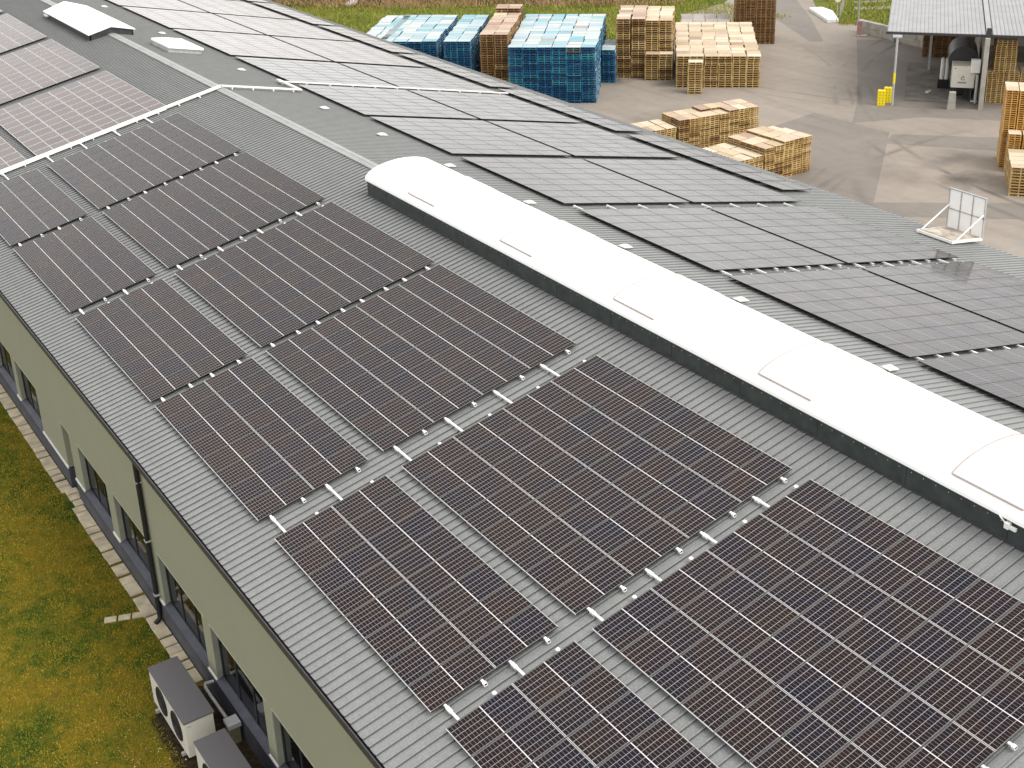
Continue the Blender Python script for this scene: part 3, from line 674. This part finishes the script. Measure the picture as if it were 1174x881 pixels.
o = b.build('conduit', M['galv'], smooth=True); tag(o, 'grey metal conduit bending out of the wall beside the heat pump', 'conduit')
t = empty('junction_box', (-5.45, 1.2, 0)); tag(t, 'grey junction box on a post at the end of the conduit', 'junction box')
o = MB().box(W, -5.66, -5.28, 1.0, 1.42, .60, .74).build('lid', M['galv']); adopt(t, o)
o = MB().box(W, -5.62, -5.32, 1.05, 1.38, .0, .598).build('body', noisy('mossy_box', (.16, .15, .08), .3, 5, .8)); adopt(t, o)

# lawn blades and fallen leaves
def scatter(name, xy, h, w, mat, flat=False, lean=.6, mats=None):
    n = len(xy); th = rng.random(n) * 2 * np.pi; hh = h * (.5 + rng.random(n)); ww = w * (.6 + .8 * rng.random(n))
    dx = np.cos(th); dy = np.sin(th); V = np.zeros((n, 3, 3)); z0 = np.full(n, .005) if xy.shape[1] == 2 else xy[:, 2]
    for k, sgn in ((0, -1), (1, 1)): V[:, k, 0] = xy[:, 0] + sgn * dx * ww / 2; V[:, k, 1] = xy[:, 1] + sgn * dy * ww / 2; V[:, k, 2] = z0
    l = (rng.random((n, 2)) - .5) * 2 * lean
    V[:, 2, 0] = xy[:, 0] + l[:, 0] * hh; V[:, 2, 1] = xy[:, 1] + l[:, 1] * hh; V[:, 2, 2] = z0 + (hh if not flat else .01 + .02 * rng.random(n))
    F = np.arange(n * 3).reshape(n, 3); me = bpy.data.meshes.new(name); me.vertices.add(n * 3); me.vertices.foreach_set('co', V.ravel()); me.loops.add(n * 3); me.loops.foreach_set('vertex_index', F.ravel().astype(np.int32))
    me.polygons.add(n); me.polygons.foreach_set('loop_start', np.arange(0, n * 3, 3, dtype=np.int32)); me.materials.append(mat); me.polygons.foreach_set('use_smooth', np.zeros(n, dtype=bool)); me.update(calc_edges=True)
    at = me.attributes.new('rnd', 'FLOAT', 'FACE'); at.data.foreach_set('value', rng.random(n).astype(np.float32))
    o = bpy.data.objects.new(name, me); col.objects.link(o); return o
n = 230000
xy = np.stack([-5.75 - rng.random(n) * 8.5, -6 + rng.random(n) ** 1.15 * 42], 1)
m_ = ~((xy[:, 0] > -7.0) & (xy[:, 1] > -3) & (xy[:, 1] < 4.3)); xy = xy[m_]
tag(scatter('lawn_grass', xy, .045, .03, M['blade']), 'short mossy olive and green grass beside the olive wall', 'grass', kind='stuff')
n = 700; xy = np.stack([-5.7 - rng.random(n) * 8, -4 + rng.random(n) * 38, np.full(n, .055)], 1)
tag(scatter('fallen_leaves', xy, .05, .045, M['leafm'], flat=True), 'small pale fallen leaves scattered over the lawn', 'leaves', kind='stuff')
n = 160; xy = np.stack([-7.3 - rng.random(n) * 1.1, -3 + rng.random(n) * 6, np.full(n, .03)], 1)
tag(scatter('soil_litter', xy, .09, .07, M['leafm'], flat=True), 'pale litter on the bare soil by the heat pumps', 'litter', kind='stuff')

# ------------------------------------------------------------------ pallets
HP = .144; H2 = .186
def crate_mesh(name, wx, dy, hp, deck, side):    # boards and blocks, open on all four sides
    b = MB(); t = .027; k = .08; n_ = 7
    for i in range(n_): b.box(W, 0, wx, i * dy / n_ + .006, (i + 1) * dy / n_ - .006, hp - t, hp, 0)
    for i in range(3):
        for j in range(3):
            x = i * (wx - k) / 2; y = j * (dy - k) / 2; b.box(W, x + .004, x + k - .004, y + .004, y + k - .004, t + .001, hp - 2 * t - .001, 2)
    for j in range(3): y = j * (dy - k) / 2; b.box(W, 0, wx, y, y + k, 0, t, 1)
    for j in range(3): x = j * (wx - k) / 2; b.box(W, x, x + k, .001, dy - .001, hp - 2 * t, hp - t - .0005, 1)
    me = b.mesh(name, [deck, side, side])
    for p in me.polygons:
        if p.material_index == 0 and p.normal.z < .5: p.material_index = 1  # only upward deck faces stay pale: sky light painted on the tops
    return me
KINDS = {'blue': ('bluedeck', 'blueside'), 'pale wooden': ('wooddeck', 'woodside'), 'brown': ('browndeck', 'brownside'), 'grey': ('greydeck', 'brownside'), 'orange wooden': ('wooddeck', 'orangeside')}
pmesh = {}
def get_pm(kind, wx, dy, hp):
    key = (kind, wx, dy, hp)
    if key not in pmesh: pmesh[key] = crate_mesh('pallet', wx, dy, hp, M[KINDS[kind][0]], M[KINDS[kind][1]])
    return key
pal = []
def pile(name, kind, x, y, ex, ey, cols, rows, lv, wx, dy, gap=.03, jit=.035, hfun=None, skip=None, z0=0, alt=None, deep=5, hp=HP):
    f = ground_frame(x, y, ex, ey)
    for i in range(cols):
        for j in range(rows):
            L_ = hfun(i, j) if hfun else lv
            if L_ <= 0: continue
            outer = j == 0 or i == cols - 1 or i == 0 or j == rows - 1
            jx, jy = random.uniform(-jit, jit), random.uniform(-jit, jit)
            tier = random.uniform(-.06, .06); rz = random.uniform(-.02, .02); low = random.randint(9, 13)
            for k in range(L_):
                if not outer and k < L_ - deep: continue
                kk = kind
                if alt and random.random() < alt[1]: kk = alt[0]
                key = get_pm(kk, wx, dy, hp)
                t_ = tier if k > low else 0
                Mx = f.m(i * (wx + gap) + jx + t_ + random.uniform(-.006, .006), j * (dy + gap) + jy + random.uniform(-.006, .006), z0 + k * (hp + .0015) + .005) @ Matrix.Rotation(rz + (random.uniform(-.03, .03) if random.random() < .3 else 0), 4, 'Z')
                ctr = Mx @ Vector((wx / 2, dy / 2, hp)); px, py, dep = project(ctr)
                top = k == L_ - 1
                # hidden behind the roof edge?
                pal.append((name, kk, i, j, L_ - 1 - k, key, Mx, px, py, dep, top, cols, rows, outer))
e5 = (.761, -.649)
n32 = 24
pile('leftmost blue pile', 'blue', 32.8, 67.3, *e5, 2, 10, n32, 1.13, .98, hp=H2)
pile('second blue pile', 'blue', 33.6, 65.56, *e5, 4, 11, n32, 1.17, .98, hp=H2)
pile('third blue pile', 'blue', 37.62, 62.13, *e5, 2, 11, n32, 1.13, .98, hp=H2)
pile('brown pile among blue', 'brown', 39.94, 60.1, *e5, 2, 11, 27, 1.12, .98, alt=('pale wooden', .12), hfun=lambda i, j: 27 + (2 if j > 8 else 0), hp=H2)
pile('widest blue pile', 'blue', 40.5, 56.85, *e5, 6, 13, n32, 1.14, 1.01, alt=('grey', .03), hp=H2)
pile('small shaded blue pile', 'blue', 50.2, 57.3, *e5, 1, 4, 15, 1.1, 1.0, hp=H2)
pile('tall reddish pile', 'brown', 52.2, 57.85, *e5, 2, 6, 27, 1.16, 1.0, alt=('pale wooden', .25), hp=H2)
pile('stepped tall pile', 'pale wooden', 53.5, 55.7, .757, -.653, 2, 7, 26, 1.14, 1.05, hfun=lambda i, j: 12 if j == 0 else 26, alt=('brown', .1), hp=H2)
pile('wide yellow pile', 'pale wooden', 53.9, 52.1, .769, -.639, 6, 13, 14, 1.13, 1.05, alt=('brown', .05), hp=H2)
pile('lone stack before yellow pile', 'pale wooden', 53.25, 49.85, .769, -.639, 1, 1, 14, 1.18, 1.0, hp=H2)
pile('low grey pile', 'grey', 64.4, 63.9, .76, -.65, 4, 4, 12, 1.1, 1.0, hp=H2)
pile('tall dark pile by road', 'brown', 68.9, 61.35, .76, -.65, 4, 3, 37, .92, 1.2, alt=('grey', .06))
def h11(i, j): return 17
pile('long low front pile', 'pale wooden', 42.2, 37.75, .988, -.155, 8, 2, 17, .80, 1.2, hfun=lambda i, j: 16 + (1 if i > 4 else 0) + (j == 1 and i in (3, 4)), alt=('brown', .12))
pile('low tail of front pile', 'pale wooden', 39.5, 38.2, .988, -.155, 3, 2, 13, .80, 1.2, alt=('brown', .1))
pile('nearest low pile', 'pale wooden', 42.15, 29.15, .999, 0.0, 5, 3, 17, .80, 1.2, hfun=lambda i, j: 16 if i < 2 else 17 - (j == 2 and i == 4), alt=('brown', .14))
pile('low tail of nearest pile', 'pale wooden', 39.65, 29.25, .999, 0.0, 3, 3, 13, .80, 1.2, alt=('brown', .1))
pile('front pile at right edge', 'pale wooden', 52.2, 17.85, .64, -.768, 3, 5, 10, 1.16, .8, hp=H2)
pile('orange pile at right edge', 'orange wooden', 56.0, 21.0, .64, -.768, 3, 2, 18, .8, 1.2)
pile('tallest pile at right edge', 'orange wooden', 56.5, 20.75, .64, -.768, 3, 2, 36, .8, 1.2) if False else None
pile('tall orange pile behind', 'orange wooden', 56.55, 22.55 - .6, .64, -.768, 3, 2, 36, .8, 1.2)
SH = (.64, -.768)
S0 = Vector((62.9, 37.5, 0)); SF = Fr(S0, (*SH, 0), (.768, .64, 0), (0, 0, 1))
def shp(s_, t_): p = SF.p(s_, t_, 0); return p.x, p.y
pile('lower tier in shed', 'pale wooden', *shp(7.55, 2.0), *SH, 5, 3, 17, .78, 1.2, gap=.03)
pile('upper tier in shed', 'pale wooden', *shp(7.98, 2.1), *SH, 2, 2, 17, .78, 1.2, z0=17 * HP + .004)
pile('dark pile at shed back', 'brown', *shp(2.7, 17.5), *SH, 5, 2, 22, 1.1, 1.0)
# choose the individuals: the ones that show largest
EAVE = [(318, 0), (415, 33), (517, 69), (600, 100), (670, 121), (738, 143), (908, 201), (1036, 248)]
def eave_y(x): return np.interp(x, [p[0] for p in EAVE], [p[1] for p in EAVE], left=-99)
def vis(p):
    name, kk, i, j, dn, key, Mx, px, py, dep, top, cols, rows, outer = p
    if not (0 < px < 1174 and 0 < py < 300): return 0
    if py > eave_y(px) - 2 and px < 1036: return 0
    if not (top or j == 0 or i == cols - 1): return 0
    if j and not top and i == cols - 1 and name.split()[0] in ('low', 'upper'): return 0
    return ((3.0 if top else 1.0) * (1 if j < 9 else .6)) * key[1] * 1e4 / dep ** 2
sc = sorted([(vis(p), n_, p) for n_, p in enumerate(pal)], key=lambda t: -t[0])
ind = [p for v_, n_, p in sc[:300] if v_ > 0]; ids = {id(p) for p in ind}
def where(i, n, a_, b_):
    return a_
for p in ind:
    name, kk, i, j, dn, key, Mx, px, py, dep, top, cols, rows, outer = p
    o = bpy.data.objects.new('pallet', pmesh[key]); o.matrix_world = Mx; col.objects.link(o)
    lab = '%s pallet %s, %s from left%s, %s' % (kk, 'on top' if top else ORD[dn + 1] + ' from top', ORD[i + 1], (', %s from front' % ORD[j + 1]) if rows > 1 else '', name)
    tag(o, lab, 'pallet', 'stacked pallets in the yard')
pmats = [M[k] for k in ('bluedeck', 'blueside', 'wooddeck', 'woodside', 'browndeck', 'brownside', 'greydeck', 'orangeside')]; pmm = {m.name: i for i, m in enumerate(pmats)}
ptpl = {}
for k_, me in pmesh.items():
    a_, b_, c_, d_ = template([me], pmm); ptpl[k_] = (a_, b_, c_, None)
o = merged('stacked_pallets', ptpl, [(p[5], p[6]) for p in pal if id(p) not in ids], pmats)
tag(o, 'the remaining blue, brown and pale pallets of all the piles', 'pallets', kind='stuff')
print('pallets', len(pal), 'rails', rails, 'modules in view', len(seen))

# ------------------------------------------------------------------ open shed
shed = empty('open_shed', S0); tag(shed, 'open sided shed with pale ribbed roof and slim grey posts', 'shed')
def sp(b, name, mats, parent=shed, **k): o = b.build(name, mats, **k); adopt(parent, o); return o
RS = Fr(SF.p(0, .7, 5.62), (*SH, 0), Vector((.768, .64, .055)), Vector((-.042, -.035, 1)))
b = MB(); b.box(RS, -.2, 7.05, 0, 24, -.12, 0)
for i in range(24): x = -.15 + i * .3; b.box(RS, x, x + .035, .01, 24, .001, .04)
sp(b, 'roof', M['shedroof'])
b = MB(); b.box(RS, 7.12, 7.5, -.3 + .4, 24, -.1, .12); sp(b, 'parapet', M['shedroof'])
b = MB(); b.box(RS, 7.57, 26, .05, 24, -.12, 0)
for i in range(60): x = 7.6 + i * .3; b.box(RS, x, x + .035, .06, 24, .001, .04)
sp(b, 'roof', M['shedroof'])
b = MB(); b.box(RS, -.28, 26, -.14, -.005, -.16, .02); sp(b, 'gutter', M['trim'])
b = MB(); b.box(SF, 7.1, 7.45, .45, .75, 5.35, 6.15); sp(b, 'rain_head', M['trim'])
b = MB(); b.tube([SF.p(.6, 0, 0), SF.p(.6, 0, 5.4)], .09, 10); q = sp(b, 'post', M['galv'], smooth=True)
b = MB(); b.tube([SF.p(.6, 0, 1.75), SF.p(.6, 0, 2.6)], .096, 10); sp(b, 'yellow_band', M['yellow'], q, smooth=True)
b = MB(); b.box(SF, .25, .95, -.1, .6, 5.3, 5.42); sp(b, 'post_head', M['galv'], q)
b = MB(); b.box(SF, 7.03, 7.38, -.2, .1, 0, 5.5); sp(b, 'post', M['concrete'])
b = MB(); b.box(SF, 7.08, 7.3, .1, 22, 0, 5.4); sp(b, 'partition', M['concrete'])
for s_ in (14.5, 21.5): b = MB(); b.box(SF, s_, s_ + .35, -.2, .1, 0, 5.5); sp(b, 'post', M['concrete'])
b = MB(); b.box(SF, 2.2, 26, 23.4, 23.6, 0, 5.2); sp(b, 'rear_wall', M['concrete'])
b = MB(); b.box(SF, -.1, .1, 23.3, 23.6, 0, 5.2); b.box(SF, 3.2, 3.4, 11.9, 12.2, 0, 5.2); sp(b, 'post', M['galv'])
b = MB(); b.box(SF, 1.5, 7.0, 1.6, 14.6, .01, .10); tag(b.build('concrete_pad', M['padc']), kind='structure')

# compactor in the shed
mc = empty('compactor', SF.p(5.7, 2, 0)); tag(mc, 'white box shaped compactor with a dark drum under the shed roof', 'compactor')
def mp(b, name, mats, parent=mc, **k): o = b.build(name, mats, **k); adopt(parent, o); return o
body = mp(MB().box(SF, 4.9, 6.62, 1.5, 3.4, 1.25, 2.95), 'body', M['heatbody'], bevel=.03)
b = MB(); b.tube([SF.p(5.75, 1.495, 2.0) + (SF.x * math.cos(t) + Vector((0, 0, 1)) * math.sin(t)) * .13 for t in np.linspace(.4, 5.9, 14)], .022, 5); b.box(SF, 5.735, 5.765, 1.48, 1.499, 2.05, 2.28)
x = 5.4
for wl in (.07, .05, .07, .04, .06, .05, .06): b.box(SF, x, x + wl, 1.48, 1.499, 1.62, 1.72); x += wl + .035
mp(b, 'emblem', M['ink'], body)
mp(MB().box(SF, 5.05, 5.2, 1.49, 1.499, 2.75, 2.79), 'label_plate', M['ink'], body)
b = MB(); b.tube([SF.p(5.75, 3.5, 2.9), SF.p(5.75, 7.5, 2.9)], 1.15, 28); mp(b, 'drum', M['trim'], smooth=True)
b = MB(); b.box(SF, 4.95, 6.5, 3.4, 7, .3, 1.9); mp(b, 'chassis', M['trim'])
for (a_, c_) in ((5.05, 1.7), (6.35, 1.7)): b = MB(); b.box(SF, a_, a_ + .14, c_, c_ + .14, .1, 1.25); mp(b, 'leg', M['trim'])
mp(MB().box(SF, 5.9, 6.4, 1.9, 2.4, .3, 1.24), 'motor', M['black'])
mp(MB().box(SF, 6.25, 6.95, 1.3, 1.9, 2.5, 3.5), 'control_cabinet', M['white'], bevel=.02)
b = MB(); b.tube([SF.p(6.8, 1.2, .15), SF.p(6.8, 1.2, 2.4)], .11, 10); b.tube([SF.p(6.45, 1.2, .3), SF.p(6.95, 1.2, .3)], .07, 8); mp(b, 'pipe', M['galv'], smooth=True)
for s_ in (4.28, 4.64):
    b = MB(); b.tube([SF.p(s_, 6, .82), SF.p(s_, 6, 1.6), SF.p(s_, 6, 2.5)], .165, 12); o = b.build('shell', M['white'], smooth=True)
    c2 = MB(); c2.tube([SF.p(s_, 6, 2.5), SF.p(s_, 6, 2.62)], .15, 12, r2=.05); v_ = c2.build('valve', M['galv'])
    r_ = empty('gas_bottle', SF.p(s_, 6, .8)); adopt(r_, o, v_); tag(r_, '%s of the two tall white cylinders left of the compactor' % ('left' if s_ < 4.5 else 'right'), 'gas bottle', 'white cylinders beside the compactor')
b = MB(); b.box(SF, 4.0, 4.9, 5.7, 6.3, .11, .81); tag(b.build('cylinder_stand', M['black']), 'black stand under the two white cylinders in the shed', 'stand')
b = MB(); b.prism([SF.p(4.72, -.55, 0), SF.p(5.35, -.55, 0), SF.p(5.28, -.55, 1.35), SF.p(4.80, -.55, 1.35)], SF.y * .5); tag(b.build('concrete_bollard', M['concrete'], bevel=.02), 'squat pale concrete bollard in front of the compactor', 'bollard')
b = MB()
for k_ in range(3): b.box(ground_frame(*shp(3.3 + k_ * .1, 4.0 + k_ * .25), .8, .5), 0, .5 - .1 * k_, 0, .25, .10, .15)
tag(b.build('scrap_sheets', M['white']), 'pale scraps lying on the concrete pad in the shed', 'scrap')

# yellow plastic barriers with holes
def barrier(s_, t_, label):
    f = Fr(SF.p(s_, t_, 0), SF.x, SF.y, SF.z); t = empty('crash_barrier', SF.p(s_, t_, 0)); tag(t, label, 'crash barrier', 'yellow crash barriers beside the shed post')
    b = MB(); b.box(f, 0, .60, 0, .36, 0, 1.22); o = b.build('shell', M['yellow'], bevel=.04); adopt(t, o)
    b = MB()
    for r in range(5):
        for c in (.18, .42): P = f.p(c, -.004, .18 + r * .22); b.tube([P, P + SF.y * .02], .045, 8)
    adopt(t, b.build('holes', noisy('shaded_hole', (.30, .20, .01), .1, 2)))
    b = MB()
    for c in (.15, .45): b.tube([f.p(c, .18, 1.22), f.p(c, .18, 1.28)], .05, 8)
    adopt(t, b.build('lugs', M['yellow']))
barrier(-.55, -.35, 'front yellow crash barrier, left of the shed post')
barrier(-.1, .65, 'rear yellow crash barrier, right behind the first one')

# lamp post, sign, slab, retaining wall
t = empty('lamp_post', (80.4, 56.5, 0)); tag(t, 'slim pale lamp post rising beside the grass left of the shed', 'lamp post')
b = MB(); b.tube([(80.4, 56.5, .1), (80.4, 56.5, 8)], .085, 10, r2=.05); adopt(t, b.build('pole', M['galv'], smooth=True))
o = MB().box(ground_frame(80.15, 56.35, *e5), 0, .45, 0, .3, .12, 1.45).build('sleeve', M['pink']); adopt(t, o)
o = MB().box(ground_frame(79.9, 56.1, *e5), 0, 1.0, 0, .7, 0, .115).build('foot', M['concrete']); adopt(t, o)
o = MB().box(ground_frame(80.2, 56.3, *e5), 0, .5, -.1, .3, 8.0, 8.12).build('lamp_head', M['galv']); adopt(t, o)
t = empty('road_sign', (83.3, 62.0, 0)); tag(t, 'small round pale sign on a thin pole at the grass edge', 'road sign')
b = MB(); b.tube([(83.3, 62.0, 0), (83.3, 62.0, 2.6)], .035, 8); adopt(t, b.build('pole', M['galv']))
b = MB(); dv = Vector((.76, -.65, 0)).cross(Vector((0, 0, 1))); c = Vector((83.3, 62.0, 2.35)); b.tube([c + dv * .04, c + dv * .07], .28, 20); adopt(t, b.build('disc', M['white']))
b = MB(); b.prism([(82.65, 62.6, 0), (83.7, 62.1, 0), (86.5, 65.6, 0), (87.2, 67.8, 0), (85.9, 68.4, 0)], (0, 0, .32)); tag(b.build('concrete_slab', M['flash'], bevel=.02), 'big pale slab lying at the verge beside the road', 'slab')
t = empty('retaining_wall', (81, 55, 0)); tag(t, 'low retaining wall of pale concrete blocks behind the shed', 'retaining wall')
f = Fr((81.6, 57.4, 0), (-.08, -.996, 0), (.996, -.08, 0), (0, 0, 1))
for r in range(2):
    for i in range(12):
        o = MB().box(f, i * 1.6 - (0 if r == 0 else .4), i * 1.6 + 1.57 - (0 if r == 0 else .4), 0, .6, r * .6, r * .6 + .585).build('block', M['concrete'], bevel=.02); adopt(t, o)
# fence posts beyond the grass edge
for i in range(5):
    b = MB(); x, y = 84.6 + i * 1.2, 62.8 + i * 1.0
    b.tube([(x, y, 0), (x, y, 1.4)], .035, 6); tag(b.build('fence_post', M['galv']), 'thin grey fence post by the pale slab, %s from the slab' % ORD[i + 1], 'fence post', 'thin fence posts at the verge')
# small white litter beyond the far eave
b = MB(); f = ground_frame(49.2, 103.5, .8, -.6); b.prism([f.p(0, 0, .1), f.p(1.1, 0, .2), f.p(1.4, .2, .8), f.p(.7, .3, .5)], (0, .3, .2)); tag(b.build('plastic_bag', M['white']), 'crumpled white bag caught in the brush beyond the roof', 'bag')

# brush and rough grass beyond the yard
def band(n, pts, spread, zmax, zbase=0):
    P = np.array(pts, float); seg = np.hypot(*(P[1:] - P[:-1]).T); cs = np.concatenate([[0], np.cumsum(seg)]); t = rng.random(n) * cs[-1]
    x = np.interp(t, cs, P[:, 0]); y = np.interp(t, cs, P[:, 1]); d = (P[-1] - P[0]) / np.hypot(*(P[-1] - P[0])); nrm = np.array([-d[1], d[0]])
    if nrm[1] < 0: nrm = -nrm
    w = rng.random(n) ** .8 * spread; hump = .55 + .45 * np.sin(t * .55) * np.sin(t * .23 + 1) + .25 * np.sin(t * 1.9)
    z = rng.random(n) * zmax * np.clip(hump, .15, 1.3) * np.clip(w / 2.5, .2, 1) + zbase
    return np.stack([x + nrm[0] * w, y + nrm[1] * w, z], 1)
tag(scatter('brushwood', band(90000, [(30, 118), (46, 104.5), (52.5, 98.5), (57.5, 94.8), (63.6, 89.8), (70.8, 84), (77, 80), (85, 82)], 16, 2.6), .5, .05, M['brush'], lean=.9), 'bare brown brushwood thicket beyond the yard', 'brushwood', kind='stuff')
tag(scatter('brush_leaves', band(45000, [(30, 119), (46, 105.5), (57.5, 96.5), (64, 91), (71, 85.5), (78, 82), (88, 88)], 14, 2.2), .22, .20, M['bushleaf'], lean=1.0), 'olive leaves of the low thicket beyond the yard', 'undergrowth', kind='stuff')
n = 90000; xy = np.stack([36 + rng.random(n) * 55, 62 + rng.random(n) * 60], 1)
keep = (xy[:, 0] * .72 + xy[:, 1] > 108.5) & ((xy[:, 0] < 82) | (xy[:, 1] > 90)) & (xy[:, 1] > 67)
tag(scatter('rough_grass', xy[keep], .25, .07, M['fblade']), 'rough yellow green grass between the piles and the thicket', 'grass', kind='stuff')
n = 60000; xy = np.stack([82 + rng.random(n) * 50, 40 + rng.random(n) * 60], 1)
keep = (xy[:, 0] > 82.6) & (xy[:, 1] < 62 + (xy[:, 0] - 83.5) * 1.2) & (xy[:, 0] * .7 + xy[:, 1] > 118.5)
tag(scatter('verge_grass', xy[keep], .3, .09, M['fblade']), 'green grass verge between the road and the shed', 'grass', kind='stuff')
for i, (x, y, r, h) in enumerate(((63.5, 97, 2.2, 3.2), (74.5, 88.5, 1.7, 2.4), (52.5, 104, 1.5, 2.2))):
    n = 7000; d = rng.normal(size=(n, 3)); d /= np.linalg.norm(d, axis=1)[:, None]; rad = r * (.5 + .5 * rng.random(n)) * (1 + .25 * np.sin(d[:, 0] * 5 + i) * np.sin(d[:, 1] * 4))
    P = np.stack([x + d[:, 0] * rad, y + d[:, 1] * rad, h * .5 + d[:, 2] * rad * h / r * .5], 1); P = P[P[:, 2] > 0]
    t = empty('shrub', (x, y, 0)); tag(t, ['largest dark olive shrub in the thicket behind the blue piles', 'smaller dark shrub behind the tall reddish pile', 'dark shrub beyond the far end of the roof'][i], 'shrub')
    o = scatter('foliage', P, .22, .16, M['bushleaf'], lean=1.0); adopt(t, o)
    b = MB()
    for k_ in range(6): a_ = k_ * 1.05 + i; b.tube([(x, y, 0), (x + math.cos(a_) * r * .35, y + math.sin(a_) * r * .35, h * .45), (x + math.cos(a_) * r * .6, y + math.sin(a_) * r * .6, h * .8)], .05, 5, r2=.01)
    adopt(t, b.build('stem', noisy('bark', (.09, .06, .04), .3, 6, .9)))
